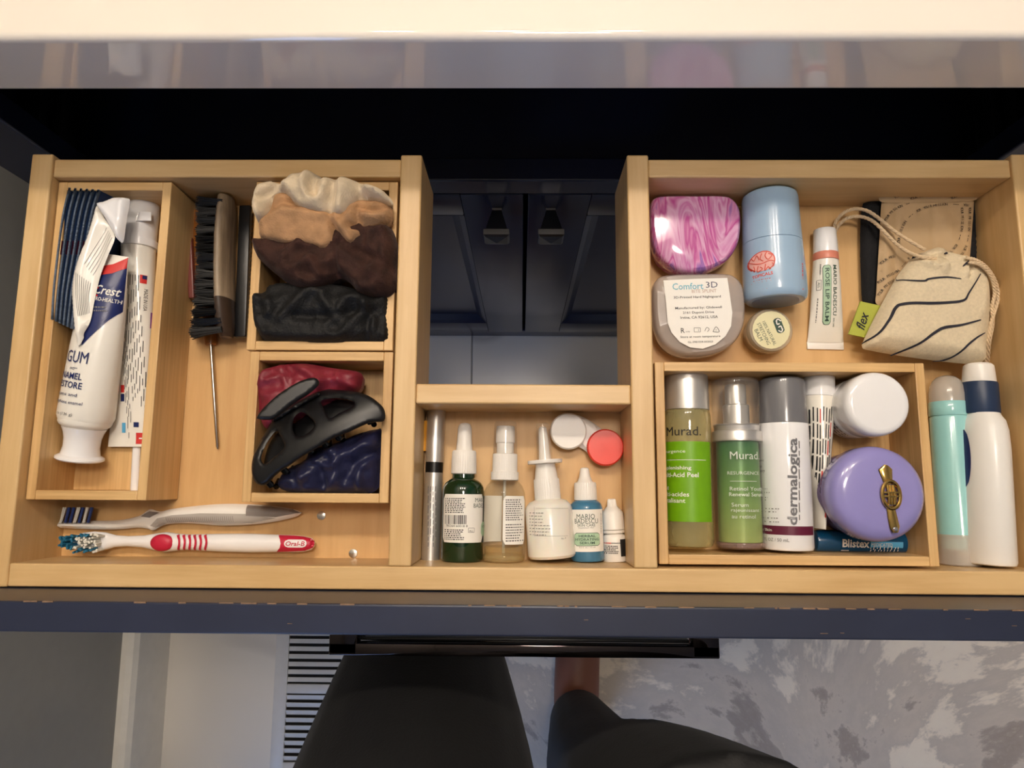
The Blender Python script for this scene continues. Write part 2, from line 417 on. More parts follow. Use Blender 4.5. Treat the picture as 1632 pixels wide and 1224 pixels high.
bb = [(0, 0), (0.0225, 0), (.0225, .075), (.021, .09), (.016, .097), (.008, .1), (0, .1)]
V = []; Fb = []
for y in (YF, YB): V += [(XL+a, y, FZ+b) for a, b in bb]
n = len(bb); Fb = [(i, (i+1) % n, (i+1) % n+n, i+n) for i in range(n)]+[list(range(n)), list(range(n, 2*n))]
tag(mk('baseboard_left', V, Fb, m_trim, ang=20), kind='structure')
# floor register
vent = thing('floor_vent', 'white metal floor vent grille with slats beside the left baseboard', 'vent', (-.386, -.436, FZ))
m_vent = mat('white_enamel', (206, 204, 200), .35, var=.03)
m_dark = mat('dark_duct', (18, 18, 20), .8)
VW, VL = .118, .27
mk('frame', *join(bevbox(0, .0205, 0, VL, .0008, .006, .001), bevbox(VW-.014, VW, 0, VL, .0008, .006, .001), bevbox(.02, VW-.013, 0, .017, .0008, .006, .001),
   bevbox(.02, VW-.013, VL-.017, VL, .0008, .006, .001), bevbox(.02, VW-.013, .118, .132, .0008, .006, .001)), m_vent, vent)
box('duct', .018, VW-.012, .012, VL-.012, -.011, .0012, m_dark, vent, bev=0)
SL = {}
def slat(y, ang, hw):
    if hw not in SL: o = SL[hw] = box('slat', .0195, VW-.013, -hw, hw, -.0006, .0006, m_vent, vent, bev=.0003)
    else: o = D.objects.new('slat', SL[hw].data); col.objects.link(o); o.parent = vent
    o.location = (0, y, .0036); o.rotation_euler = (math.radians(ang), 0, 0)
for i in range(9): slat(.0225+i*.0112, 28, .0042)
for i in range(10): slat(.1385+i*.0116, -8, .0034)
# rug
m_rug = swirl('distressed_rug', [(.3, (198, 186, 170)), (.40, (188, 176, 161)), (.425, (158, 146, 134)), (.455, (166, 154, 142)), (.475, (200, 188, 172)), (.53, (190, 179, 164)), (.555, (228, 215, 194)), (.62, (232, 220, 198)), (.645, (182, 170, 156))], 3.2, .45, .9, bump=.6, detail=12, rgh=.66)
tag(box('rug', -.262, 1.25, -1.4, .12, FZ, FZ+.007, m_rug, bev=.003), 'grey and beige distressed low rug on the floor under the drawer', 'rug')
# ---------------------------------------------------------------- vanity cabinet and countertop
cab = thing('vanity_cabinet', 'dark navy vanity cabinet with two panel doors and square knobs', 'cabinet', (0, .26, FZ))
def cbox(name, x0, x1, y0, y1, z0, z1, m=m_navyd, p=None, bev=.0015): return box(name, x0, x1, y0-.26, y1-.26, z0-FZ, z1-FZ, m, p or cab, bev)
CT = .053
cbox('side_panel', -.414, -.396, .27, .79, FZ, CT); cbox('side_panel', .396, .414, .27, .79, FZ, CT)
cbox('stile', -.414, -.361, .25, .27, FZ, CT); cbox('stile', .361, .414, .25, .27, FZ, CT)
cbox('top_rail', -.361, .361, .25, .27, .045, CT)
cbox('rail', -.361, .361, .252, .272, -.122, -.095)
cbox('back_panel', -.396, .396, .775, .79, FZ, CT); cbox('bottom_panel', -.396, .396, .27, .775, -.68, -.665)
cbox('base_board', -.361, .361, .255, .27, FZ, -.668)
cbox('shelf', -.396, .396, .272, .775, -.125, -.113)
for s in (-1, 1):   # runners
    mk('drawer_runner', *join(bevbox(s*.378-.006, s*.378+.006, .012, .48, .62, .665, .001), bevbox(s*.366-.004, s*.366+.004, -.004, .46, .632, .653, .001)), mat('runner_metal', (60, 62, 66), .35, metal=1), cab)
for s in (-1, 1):
    x0, x1 = (-.352, .0005) if s < 0 else (.0045, .352)
    z0, z1 = -.666, -.124
    fw = .055
    a, b = (x0, x1); ix0, ix1, iz0, iz1 = a+fw, b-fw, z0+.062, z1-.047
    frame = join(bevbox(a, ix0, -.008, .010, z0-FZ, z1-FZ, .0012), bevbox(ix1, b, -.008, .010, z0-FZ, z1-FZ, .0012),
                 bevbox(ix0, ix1, -.008, .010, z0-FZ, iz0-FZ, .0012), bevbox(ix0, ix1, -.008, .010, iz1-FZ, z1-FZ, .0012))
    d = mk('door', *frame, m_navyd, cab)
    # bevelled moulding and recessed panel
    g = .014; V = []; Fq = []
    for (e, yy) in ((0, -.008), (g*.4, -.0045), (g, .003)):
        V += [(ix0+e, yy, iz0-FZ+e), (ix1-e, yy, iz0-FZ+e), (ix1-e, yy, iz1-FZ-e), (ix0+e, yy, iz1-FZ-e)]
    for r in range(2):
        for i in range(4): Fq.append((r*4+i, r*4+(i+1) % 4, r*4+4+(i+1) % 4, r*4+4+i))
    mk('moulding', V, Fq, m_navyd, d, smooth=False)
    box('panel', ix0, ix1, .003, .009, iz0-FZ, iz1-FZ, m_navyd, d, bev=0)
    kx = s*.0245+.001; kzz = -.157-FZ
    V = []
    for yy, h in ((-.008, .0045), (-.010, .0042), (-.030, .0098), (-.0305, .0115), (-.0355, .0115), (-.0372, .0098)):
        V += [(kx-h, yy, kzz-h), (kx+h, yy, kzz-h), (kx+h, yy, kzz+h), (kx-h, yy, kzz+h)]
    V.append((kx, -.040, kzz)); Fq = []
    for r in range(5):
        for i in range(4): Fq.append((r*4+i, r*4+(i+1) % 4, r*4+4+(i+1) % 4, r*4+4+i))
    Fq += [(20+i, 20+(i+1) % 4, 24) for i in range(4)]
    mk('knob', V, Fq, mat('dark_nickel', (92, 91, 92), .3, metal=1), d, smooth=False)
m_ctr = mat('white_ceramic_top', (236, 228, 216), .07, var=.012, vs=14, coat=.6)
tag(box('countertop', -.43, .43, .242, .80, .055, .107, m_ctr, bev=.004, seg=4), 'glossy white ceramic countertop above the open drawer', 'countertop')
# vanity light on the back wall
vl = thing('vanity_light', 'three globe vanity light on the wall above the countertop', 'lamp', (-.04, .80, 1.30))
box('back_plate', -.34, .34, -.02, 0, -.04, .04, m_chrome, vl, bev=.004)
m_bulb = mat('lit_globe', (255, 239, 220), .4, emit=BULB, var=0)
for x in (-.27, 0, .27):
    mk('arm', *tube([(x, -.02, 0), (x, -.07, 0), (x, -.10, -.01)], .008), m_chrome, vl)
    g = [(-.045*math.cos(math.pi*i/14), max(.0005, .045*math.sin(math.pi*i/14))) for i in range(15)]
    V, Fq = lathe(g, 24, 'z'); mk('globe', [(a+x, b-.11, c-.05) for a, b, c in V], Fq, m_bulb, vl)
cl = thing('ceiling_lamp', 'round flush ceiling lamp above the vanity', 'lamp', (.12, .30, ZC))
mk('base', *lathe([(-.02, .15), (0, .15)], 32, 'z'), m_white, cl)
mk('diffuser', *lathe([(-.07, .02), (-.06, .09), (-.04, .13), (-.02, .14)], 32, 'z'), mat('lit_diffuser', (255, 241, 226), .5, emit=CEIL, var=0), cl)
# ---------------------------------------------------------------- the drawer
drw = box('drawer', -.405, .405, -.0808, -.0640, -.100, .0505, m_navy, cab, bev=.0012)   # the navy front; boards and handle are its pieces
drw.location = (0, -.26, -FZ); drw['label'] = 'pulled-out maple drawer with a navy front and a notch in the middle'
DB = -.064
def dbox(name, x0, x1, y0, y1, z0, z1, ax, bev=.0012): return box(name, x0, x1, y0, y1, z0, z1, m_rim['XYZ'.index(ax)], drw, bev, 3)
LI, RI = -.3262, .3325
dbox('side_board', LI-.0148, LI, -.0635, .2283, DB, 0, 'Y'); dbox('side_board', RI, RI+.0148, -.0635, .2283, DB, 0, 'Y')
dbox('divider', -.0842, -.0695, -.0487, .2276, DB, 0, 'Y'); dbox('divider', .0712, .0860, -.0487, .2276, DB, 0, 'Y')
dbox('back_board', LI, -.0842, .2122, .2253, DB, -.002, 'X'); dbox('back_board', .0860, RI, .2122, .2253, DB, -.002, 'X')
dbox('cross_board', -.0695, .0712, .0552, .0683, DB, -.001, 'X')
dbox('front_board', LI, RI, -.0633, -.0487, DB, -.0005, 'X')
for x0, x1, y1 in ((LI, -.0842, .2122), (-.0695, .0712, .0552), (.0860, RI, .2122)):
    box('bottom_board', x0, x1, -.0487, y1, F0-.006, F0, m_bot, drw, bev=0)
# navy front board with worn top edge, and the bar handle
m_worn = mat('bare_worn_wood', (130, 104, 82), .6, var=.2, vs=300)
rw = random.Random(3); V = []; Fq = []
x = -.33
while x < .33:     # chips along the inner top edge
    l = rw.uniform(.001, .009); dpt = rw.uniform(.0001, .0004)
    if rw.random() < .75:
        a, b = bevbox(x, x+l, -.0643-dpt, -.0638, .0498, .0506, 0); V, Fq = join((V, Fq), (a, b))
    x += l+rw.uniform(.0, .02)
for cx, cy in ((.165, -.0775), (.176, -.0772), (.035, -.0715), (.245, -.069), (.27, -.0725), (-.13, -.075)):
    a, b = bevbox(cx, cx+rw.uniform(.001, .005), cy, cy+.0003, .0500, .0508, 0); V, Fq = join((V, Fq), (a, b))
tag(mk('worn_edge', V, Fq, m_worn, drw, smooth=False), kind='stuff')
m_hand = mat('black_chrome', (66, 60, 60), .06, metal=1)
hz = -.056
hd = mk('handle', *join(bevbox(-.1325, -.1130, -.1135, -.0808, hz-.006, hz+.006, .001), bevbox(.1180, .1365, -.1135, -.0808, hz-.006, hz+.006, .001),
   bevbox(-.1325, .1365, -.1140, -.1055, hz-.006, hz+.006, .001)), m_hand, drw)
mk('inner_lip', *join(bevbox(-.1125, .1175, -.1052, -.1030, hz-.008, hz-.0015, .0005), bevbox(-.1125, -.1100, -.1040, -.0808, hz-.008, hz-.0015, .0005)), m_blackp, drw)
for u, v in ((562, 898), (1112, 903), (512, 822)):   # screw heads
    p = at(u, v, F0+.0005); a, b = lathe([(0, .0032), (.0008, .003), (.0012, .0015)], 16, 'z')
    mk('screw', [(q[0]+p.x, q[1]+max(p.y, -.0455), q[2]+F0) for q in a], b, m_steel, drw)
# ---------------------------------------------------------------- bamboo organisers
def organiser(label, x0, x1, y0, y1, top=-.008, t=.0062):
    o = thing('bamboo_tray', label, 'tray', ((x0+x1)/2, (y0+y1)/2, F0), 'bamboo trays in the drawer'); w, d, h = (x1-x0)/2, (y1-y0)/2, top-F0
    def b(n, *a, ax): return box(n, *a, m_bam['XYZ'.index(ax)], o, .0006)
    b('end_wall', -w+t, w-t, d-t, d, .0005, h, ax='X'); b('end_wall', -w+t, w-t, -d, -d+t, .0005, h, ax='X')
    b('side_wall', -w, -w+t, -d, d, .0005, h, ax='Y'); b('side_wall', w-t, w, -d, d, .0005, h, ax='Y')
    b('base', -w+t, w-t, -d+t, d-t, .0005, .005, ax='Y')
    return o
organiser('long bamboo tray holding toothpaste tubes and dark sachets', -.3255, -.2458, -.0088, .2112)
organiser('square bamboo tray holding the four piled velvet scrunchies', -.1862, -.0870, .0918, .2115)
organiser('square bamboo tray holding the black claw clip', -.1830, -.0866, -.0095, .0908)
organiser('wide bamboo tray of skincare bottles and round jars', .0885, .2668, -.0468, .0848)
FB = F0+.005
# ================================================================ LEFT: long tray
# sachets standing on edge
m_sach = mat('navy_foil', (36, 58, 98), .3, var=.25, vs=45, metal=.35, bump=.25, bs=400)
m_sach2 = mat('burgundy_foil', (86, 22, 46), .3, var=.2, metal=.35)
m_sedge = mat('sachet_crimp', (92, 106, 126), .4, metal=.3, var=.25, vs=500)
spots = ['leftmost', 'second from left', 'third from left', 'fourth from left', 'fifth from left', 'rightmost']
for i in range(6):
    top = smoothline([at(u, v, -.0075) for u, v in ((111+i*9.2, 299+i*.6), (101+i*9, 340), (92+i*8.3, 405), (86+i*7.2, 460), (83+i*6.2, 508+i*3))], 22)
    bt = [p+Vector((.0085, 0, -.032)) for p in top]
    r = thing('sachet', 'dark navy foil sachet on edge, %s of its row' % spots[i], 'sachet', (top[0].x, top[0].y, FB), 'navy foil sachets'); o = Vector(r.location)
    V = []; Fq = []; Vm = []; Fm = []; m = len(top)
    for j in range(m):
        for q in range(7):
            f = q/6; p = top[j].lerp(bt[j], f); bul = .0011*math.sin(math.pi*f)*math.sin(math.pi*j/(m-1))**.5+.00025
            V += [p-o+Vector((bul, 0, 0)), p-o-Vector((bul, 0, 0))]
    for j in range(m-1):
        for q in range(6):
            a = (j*7+q)*2; b = ((j+1)*7+q)*2
            Fq += [(a, a+2, b+2, b), (a+1, b+1, b+3, a+3)]
    for j in range(m-1):
        a = j*14; b = a+14; Fq += [(a, b, b+1, a+1), (a+12, a+13, b+13, b+12)]
    for q in range(6):
        a = q*2; b = ((m-1)*7+q)*2; Fq += [(a, a+1, a+3, a+2), (b, b+2, b+3, b+1)]
    bd = mk('packet', V, Fq, m_sach, r)
    # crimped top edge, ribbed, and a burgundy band across the middle
    V = []; Fq = []
    for j in range(m-1):
        for s in range(4):
            p = top[j].lerp(top[j+1], s/4)-o; a, b = bevbox(p.x-.0006, p.x+.0006, p.y-.0011, p.y-.0001, p.z-.004, p.z+.0004, 0); V, Fq = join((V, Fq), (a, b))
    mk('crimped_edge', V, Fq, m_sedge, r, smooth=False)
    a, b = tube([p-o+Vector((.0016, 0, -.010)) for p in top[10:13]], 0, 8, flat=[(.0006, .010)]*3); mk('band', a, b, m_sach2, r)
# second toothpaste tube (flat on the tray floor, cap towards the back)
m_tp = mat('toothpaste_tube', (238, 235, 226), .3, var=.01, coat=.3)
m_navyp = mat('navy_print', (30, 42, 96), .3, var=.05)
m_purp = mat('purple_print', (112, 48, 112), .4)
t2 = thing('toothpaste_tube', 'flat white toothpaste tube along the right wall of the long tray', 'toothpaste', at(224, 390, FB)); o = Vector(t2.location)
def sec(S): return [at(u, v, z)-o for u, v, a, b, z in S], [(a*kz(z), b) for u, v, a, b, z in S]
S = [(221, 392, 26, .0115, FB+.012), (220, 430, 26, .0105, FB+.0115), (217, 500, 27, .0085, FB+.010), (210, 600, 27.5, .0055, FB+.008), (203, 680, 28, .002, FB+.006), (201, 700, 28, .001, FB+.0055), (200, 712, 28, .0008, FB+.0055)]
P, fl = sec(S); mk('tube_body', *tube(P, 0, 32, flat=fl), m_tp, t2)
mk('collar', *tube(*sec([(222, 396, 27, .0122, FB+.0122), (223, 385, 27, .0122, FB+.0122)])[:1], 0, 32, flat=[(27*kz(FB), .0122)]*2), m_gloss, t2)
cp = mk('flip_cap', *tube(*sec([(222, 386, 25, .0115, FB+.0122), (225, 360, 25, .0115, FB+.0125), (228, 340, 24.5, .011, FB+.0125), (230, 325, 24, .0105, FB+.0125), (230, 322, 21, .008, FB+.0125)])[:1], 0, 32, flat=[(25*kz(FB), .0115), (25*kz(FB), .0115), (24.5*kz(FB), .011), (24*kz(FB), .0105), (21*kz(FB), .008)]), m_gloss, t2)
mk('thumb_rest', *tube([at(229, 352, FB+.0240)-o, at(231, 338, FB+.0232)-o], 0, 20, flat=[(.0055, .0006), (.0045, .0006)]), m_gloss, cp)
def sf2(x, y, off):
    X = x+o.x; Y = y+o.y; Q = [Vector(p)+o for p in P]
    for j in range(len(Q)-1):
        if Q[j].y >= Y >= Q[j+1].y: break
    f = min(1, max(0, (Q[j].y-Y)/max(1e-6, Q[j].y-Q[j+1].y))); c = Q[j].lerp(Q[j+1], f); a = fl[j][0]*(1-f)+fl[j+1][0]*f; b = fl[j][1]*(1-f)+fl[j+1][1]*f
    return (x, y, c.z-o.z+b*math.sqrt(max(0, 1-min(.98, ((X-c.x)/a)**2)))+off)
pr = Print(t2, sf2, lambda u, v: tuple((at(u, v, FB+.017)-o).xy), kz(FB+.017), .0003)
pr.rect(m_red, 230, 446, 8, 14); pr.rect(m_navyp, 232, 443, 5, 6, off=.0006); pr.t(m_black, 'MADE IN USA', 231, 478, 4.2, 36, rot=-90)
pr.dashes(m_black, 199, 440, 226, 655, 7, h=.9, vert=True); pr.dashes(m_grey, 192, 520, 200, 700, 3, h=1, vert=True)
pr.rect(m_purp, 236, 508, 5, 26); pr.rect(mat('pale_pink_print', (232, 190, 186), .5), 234, 545, 3, 40)
pr.rect(m_red, 216, 697, 24, 18); pr.rect(m_label, 216, 697, 14, 2, off=.0006); pr.rect(m_navyp, 206, 675, 8, 8); pr.rect(m_red, 189, 618, 6, 12); pr.rect(m_navyp, 188, 632, 6, 12)
pr.rect(mat('sky_print', (90, 170, 214), .4), 186, 680, 6, 16)
pr.build()
# front toothpaste tube, cap towards the viewer, tail folded up
CR = Lying('toothpaste_tube', 'white and navy toothpaste tube with folded tail, cap towards the viewer', 'toothpaste', (127, 731), (178, 398), FB+.0165, z1=-.010)
m_crest = mat('white_tube', (240, 236, 226), .28, var=.01, coat=.3)
SC = [(668, 40, .0165), (662, 42.5, .0172), (640, 42, .0170), (600, 41, .0155), (550, 40, .0135), (500, 37.5, .011), (450, 34, .0075), (415, 31, .003), (398, 30, .0009)]
PC = [Vector((0, CR.y(v), 0)) for v, a, b in SC]; FC = [(a*CR.k, b) for v, a, b in SC]
mk('tube_body', *tube(PC, 0, 40, flat=FC), m_crest, CR.root)
CR.lathe('cap', [(681, 30), (676, 37), (672, 39), (666, 39)], m_crest); CR.lathe('cap_flare', [(733, 34), (731, 36), (728, 35.5), (724, 29), (712, 26.5), (698, 27), (688, 29.5), (680, 33)], m_gloss)
def sfc(x, y, off):
    for j in range(len(PC)-1):
        if PC[j].y <= y <= PC[j+1].y: break
    f = min(1, max(0, (y-PC[j].y)/(PC[j+1].y-PC[j].y))); a = FC[j][0]*(1-f)+FC[j+1][0]*f; b = FC[j][1]*(1-f)+FC[j+1][1]*f
    return (max(-a*.99, min(a*.99, x)), y, b*math.sqrt(max(0, 1-min(.985, (x/a)**2)))+off)
def locc(u, v):
    t = max(0, CR.t(u, v)); return tuple((CR.inv @ at(u, v, CR.z+(CR.z1-CR.z)*t+.013*(1-.8*t))).xy)
pr = Print(CR.root, sfc, locc, CR.k*.97, .0004)
pr.poly(m_navyp, [(152, 440), (178, 436), (204, 424), (201, 460), (197, 491), (176, 512), (139, 552), (142, 520), (147, 480)])
pr.poly(m_red, [(153, 426), (180, 421), (205, 408), (205, 424), (180, 436), (152, 441)], off=.0006)
pr.t(m_label, 'Crest', 175, 464, 15, 37, shear=.25, bold=.012, off=.0009); pr.t(m_label, 'PRO-HEALTH', 174, 479, 6.5, 38, bold=.01, off=.0009)
pr.line(m_red, [(163, 459), (158, 463), (157, 469), (162, 473)], 3, off=.0011)
pr.dashes(m_grey, 150, 488, 176, 499, 2, h=2.2, off=.0009)
pr.t(m_navyp, 'GUM', 131, 569, 19, 40, off=.0007); pr.t(m_navyp, 'AND', 124, 587, 4, 9); pr.t(m_navyp, 'ENAMEL', 119, 598, 10.5, 46, bold=.012); pr.t(m_navyp, 'RESTORE', 116, 612, 10.5, 52, bold=.012)
pr.t(m_navyp, 'gums and', 114, 628, 7, 40); pr.t(m_navyp, 'strengthens enamel', 111, 640, 7, 62); pr.t(m_grey, 'oz (136 g)', 110, 659, 6, 32)
pr.rect(m_navyp, 130, 587, 7, .8)
pr.build()
# folded tail: a flattened leaf that doubles back on itself
tl = Pillow([(155, 327), (165, 345), (181, 372), (182, 384), (172, 408), (160, 440), (151, 478), (144, 512), (134, 531), (133, 540), (124, 551), (121, 530), (117, 490), (116, 452), (125, 416), (140, 382), (149, 350)], -.004, .0016, .0012, .003, [([(160, 340), (134, 416), (126, 470), (128, 530)], .0022, 9), ([(170, 370), (158, 420), (142, 500)], -.002, 9)], n=120, step=.0012)
inv = CR.inv; ro = (0, 0, 0)
def to_local(ob, M): ob.data.transform(M)
tb = tl.build('folded_tail', m_crest, CR.root, ro); to_local(tb, inv)
t3 = Pillow([(155, 327), (168, 321), (184, 315), (203, 316), (207, 322), (202, 350), (197, 384), (190, 384), (181, 372), (168, 348)], -.001, .004, .002, .006, [([(160, 330), (180, 350), (195, 375)], .0012, 6), ([(198, 322), (192, 376)], .0012, 6)], n=100, step=.0012)
tb3 = t3.build('tail_fold', m_gloss, CR.root, ro); to_local(tb3, inv)
g0 = tl.sf((0, 0, 0)); pr = Print(CR.root, lambda x, y, of: tuple(inv @ Vector(g0(x, y, of))), lambda u, v: tuple(at(u, v, -.002).xy), kz(-.002), .0003)
for i in range(5): pr.line(m_grey, [(168+i*2.5, 362+i*4), (152+i*2.5, 392+i*4), (136+i*2.5, 422+i*4)], .5, 12)
for i in range(8): pr.line(m_grey, [(124+i*2.7, 436+i*2), (124+i*2.2, 470), (127+i*1.8, 505-i)], .6, 14)
pr.build()
# white plastic stick
ST = Lying('plastic_stick', 'thin white plastic stick with rounded end under the flat toothpaste tube', 'stick', (214, 788), (219, 690), FB+.0022)
mk('stick', *tube([(0, 0, 0), (0, .001, 0), (0, .004, 0), (0, ST.Ln, 0)], 0, 16, flat=[(.0008, .0006), (.0022, .0016), (.003, .002), (.0028, .002)]), m_gloss, ST.root)
# ================================================================ brush and comb
m_bwood = wood('grey_brush_wood', (168, 150, 126), (92, 76, 60), 'Y', fine=170, stretch=12, rough=.5)
BR = thing('bristle_brush', 'wooden brush with stiff black bristles lying on its side beside the long tray', 'brush', at(360, 420, F0)); o = Vector(BR.location); BZ = F0+.0165
S = [(361, 315, 10, .007), (361, 317, 11.5, .010), (361, 340, 12, .0135), (359, 380, 12, .015), (358, 430, 12, .015), (359, 480, 12.5, .0145), (360, 515, 12.5, .012), (361, 532, 11, .008), (361, 538, 8, .005)]
mk('handle', *tube([at(u, v, BZ)-o for u, v, a, b in S], 0, 28, flat=[(a*kz(BZ), b) for u, v, a, b in S]), m_bwood, BR, ang=60)
mk('handle_tip', *tube([at(u, v, BZ)-o for u, v, a, b in S[5:]], 0, 28, flat=[(a*kz(BZ)+.0003, b+.0003) for u, v, a, b in S[5:]]), mat('dark_stained_wood', (62, 50, 42), .4, var=.2), BR, ang=60)
m_hair = mat('black_bristle', (15, 15, 16), .5, var=.5, vs=900)
rb = random.Random(5); V = []; Fq = []
for i in range(34):
    a, rr = rb.random()*6.28, .0021*math.sqrt(rb.random()); y, z = rr*math.cos(a), rr*math.sin(a); e = rb.uniform(.9, 1.06); sp = 1.9
    q = tube([(.001, y, z), (-.010*e, y*1.3, z*1.3), (-.0172*e, y*sp, z*sp)], [.00032, .0003, .0002], 4); V, Fq = join((V, Fq), q)
tuft = None
for i in range(15):
    for j in range(4):
        v = 322+i*14.5; u = 350-(v-312)*.012; p = at(u, v, F0+.0065+j*.0068)-o
        if tuft is None: tuft = mk('bristle_tuft', V, Fq, m_hair, BR); t = tuft
        else: t = D.objects.new('bristle_tuft', tuft.data); col.objects.link(t); t.parent = BR
        t.location = p+Vector((.0015, 0, 0)); t.scale = (1+max(0, (v-470)/300), 1, 1); t.rotation_euler = (rb.uniform(0, 6), rb.uniform(-.06, .06), rb.uniform(-.05, .05)+max(0, (v-460)/420)+.04*(4-i)/4*(i < 4))
BC = Lying('hair_comb', 'flat black plastic comb wedged beside the square scrunchie tray', 'comb', (388, 540), (396, 332), F0+.007)
mk('comb_spine', *bevbox(-.0046, .0040, 0, BC.Ln, .0020, .0068, .0012), m_blackp, BC.root)
for i in range(26): mk('comb_tooth', *bevbox(-.0010, .0010, .006+i*.0036, .0082+i*.0036, -.0066, .0022, .0002), m_blackp, BC.root)
CB = Lying('rat_tail_comb', 'brown rat-tail comb with thin metal pin lying under the bristle brush', 'comb', (336, 549), (326, 335), F0+.0045)
mk('comb_body', *tube([(0, 0, 0), (0, .006, 0), (0, .02, 0), (-.003, .05, 0), (-.004, CB.Ln, 0)], 0, 14, flat=[(.0040, .0034), (.0048, .004), (.0052, .004), (.0058, .004), (.0058, .004)]), mat('amber_brown_plastic', (150, 92, 38), .3, var=.15), CB.root)
box('comb_spine', -.0128, -.0085, .035, CB.Ln, -.0035, .0055, mat('red_brown_plastic', (112, 52, 44), .4), CB.root, .001)
p1 = CB.inv @ at(347, 716, F0+.002); mk('metal_pin', *tube([(0, .002, 0), (p1.x*.5, p1.y*.5, p1.z*.5), (p1.x*.97, p1.y*.97, p1.z), tuple(p1)], [.0013, .0013, .0012, .0004], 12), m_steel, CB.root)
# ================================================================ scrunchies
def fab(name, c, rough=.8, sheen=.6, bump=.5, bs=900, var=.15, spec=.3): return mat(name, c, rough, sheen=sheen, bump=bump, bs=bs, var=var, vs=110, spec=spec)
def C3(P, ox=380, oy=240, s=.1961): return [(ox+a*s, oy+b*s) for a, b in P]
def scrunchie(label, out, zb, H, Hb, wd, ridges, m, nzv, conv, name='scrunchie', gr='scrunchies in the bamboo trays'):
    O = conv(out); c = at(sum(p[0] for p in O)/len(O), sum(p[1] for p in O)/len(O), FB)
    r = thing(name, label, 'scrunchie', c, gr)
    pl = Pillow(O, zb, H, Hb, wd, [(conv(l), a, wv) for l, a, wv in ridges], nz=nzv, n=120, step=.0016)
    pl.build('fabric', m, r, c, ang=75); return r, pl
scrunchie('black ribbed scrunchie at the front of the velvet scrunchie pile',
    [(125, 170), (150, 100), (215, 85), (290, 20), (600, 0), (900, 40), (1100, 110), (1225, 120), (1225, 300), (1222, 485), (1000, 492), (750, 512), (400, 492), (230, 485), (160, 400), (135, 300)],
    -.012, .010, .030, .013, [([(150, 110), (170, 300), (260, 440)], .004, 8), ([(290, 200), (340, 320), (480, 230), (620, 110), (700, 110)], .005, 9), ([(340, 320), (350, 300)], -.004, 10), ([(740, 180), (820, 300), (900, 180), (1000, 140), (1060, 200)], .0045, 8),
     ([(500, 300), (800, 300), (1000, 260)], -.004, 7), ([(220, 460), (500, 470), (800, 460), (960, 380), (1060, 200)], .003, 9), ([(1060, 480), (1080, 330), (1120, 260)], -.004, 6), ([(1150, 480), (1160, 300)], -.003, 5)],
    mat('black_ribbed_fabric', (7, 7, 8), .7, sheen=.03, bump=.6, bs=700, var=.3), (.0024, 80), lambda P: C3(P, 380, 450))
scrunchie('dark brown velvet scrunchie between the tan and the black scrunchies',
    [(138, 800), (150, 738), (230, 725), (400, 640), (800, 600), (1100, 590), (1240, 630), (1300, 800), (1288, 950), (1292, 1090), (1210, 1190), (1010, 1180), (920, 1090), (830, 1040), (700, 1120), (600, 1150), (450, 1110), (300, 1000), (170, 880)],
    -.006, .013, .028, .012, [([(150, 760), (280, 950), (460, 1080), (650, 1120)], .004, 8), ([(560, 800), (430, 900), (470, 1020), (640, 930)], .003, 7), ([(640, 930), (700, 1060), (820, 1040)], .003, 6), ([(840, 850), (860, 1000), (960, 1120), (1100, 1160)], .0045, 8), ([(830, 820), (830, 1040)], -.006, 8), ([(900, 880), (1080, 1020), (1260, 1050)], .0035, 8), ([(1000, 860), (1180, 930)], -.004, 8), ([(1200, 700), (1200, 900)], .004, 9)],
    fab('brown_velvet', (54, 32, 25), sheen=1., var=.45), (.0034, 85), C3)
scrunchie('tan velvet scrunchie lying over the dark brown one',
    [(188, 625), (230, 560), (280, 470), (300, 390), (380, 350), (600, 400), (870, 420), (1100, 420), (1240, 450), (1245, 600), (1130, 660), (1025, 690), (1035, 715), (930, 797), (850, 745), (810, 775), (720, 832), (560, 800), (220, 752)],
    .001, .011, .016, .010, [([(200, 640), (420, 540), (600, 560), (780, 590)], .003, 8), ([(220, 740), (700, 815)], .003, 7), ([(780, 560), (810, 680), (830, 760)], -.007, 6), ([(790, 580), (880, 700), (940, 770)], .004, 6), ([(950, 560), (880, 640), (930, 690), (1020, 700)], .003, 5), ([(1000, 560), (1000, 640), (950, 660)], -.005, 6), ([(1000, 500), (1120, 540), (1240, 480)], -.004, 6), ([(1010, 560), (1130, 590), (1240, 560)], .004, 6), ([(350, 500), (400, 460), (520, 500)], -.004, 6)],
    fab('tan_velvet', (166, 128, 92), sheen=.8, var=.22), (.0018, 80), C3)
scrunchie('cream velvet scrunchie at the back on top of the pile',
    [(130, 480), (150, 380), (195, 295), (280, 265), (370, 278), (450, 225), (560, 195), (640, 200), (720, 252), (780, 240), (900, 245), (1050, 290), (1150, 320), (1240, 392), (1246, 445), (1110, 432), (1020, 405), (940, 480), (872, 558), (700, 548), (560, 520), (480, 468), (400, 380), (340, 380), (285, 470), (262, 560), (190, 610), (150, 560)],
    .006, .012, .022, .010, [([(590, 210), (575, 330), (620, 440), (690, 455), (750, 340), (735, 260)], .0045, 7), ([(650, 230), (640, 400)], -.005, 8), ([(870, 260), (865, 420), (850, 545)], .004, 9), ([(800, 260), (790, 420), (760, 530)], -.0045, 8), ([(400, 300), (520, 460), (700, 535)], .0035, 7), ([(470, 250), (500, 380)], .003, 10), ([(190, 330), (170, 450), (200, 580)], .004, 8), ([(380, 290), (280, 380), (210, 430)], -.005, 7), ([(1000, 310), (1020, 390)], -.004, 8), ([(1050, 340), (1180, 380)], .003, 7)],
    fab('cream_velvet', (204, 186, 158), sheen=.8, var=.14), (.0018, 75), C3)
c5 = lambda P: C3(P, 370, 560, .2125)
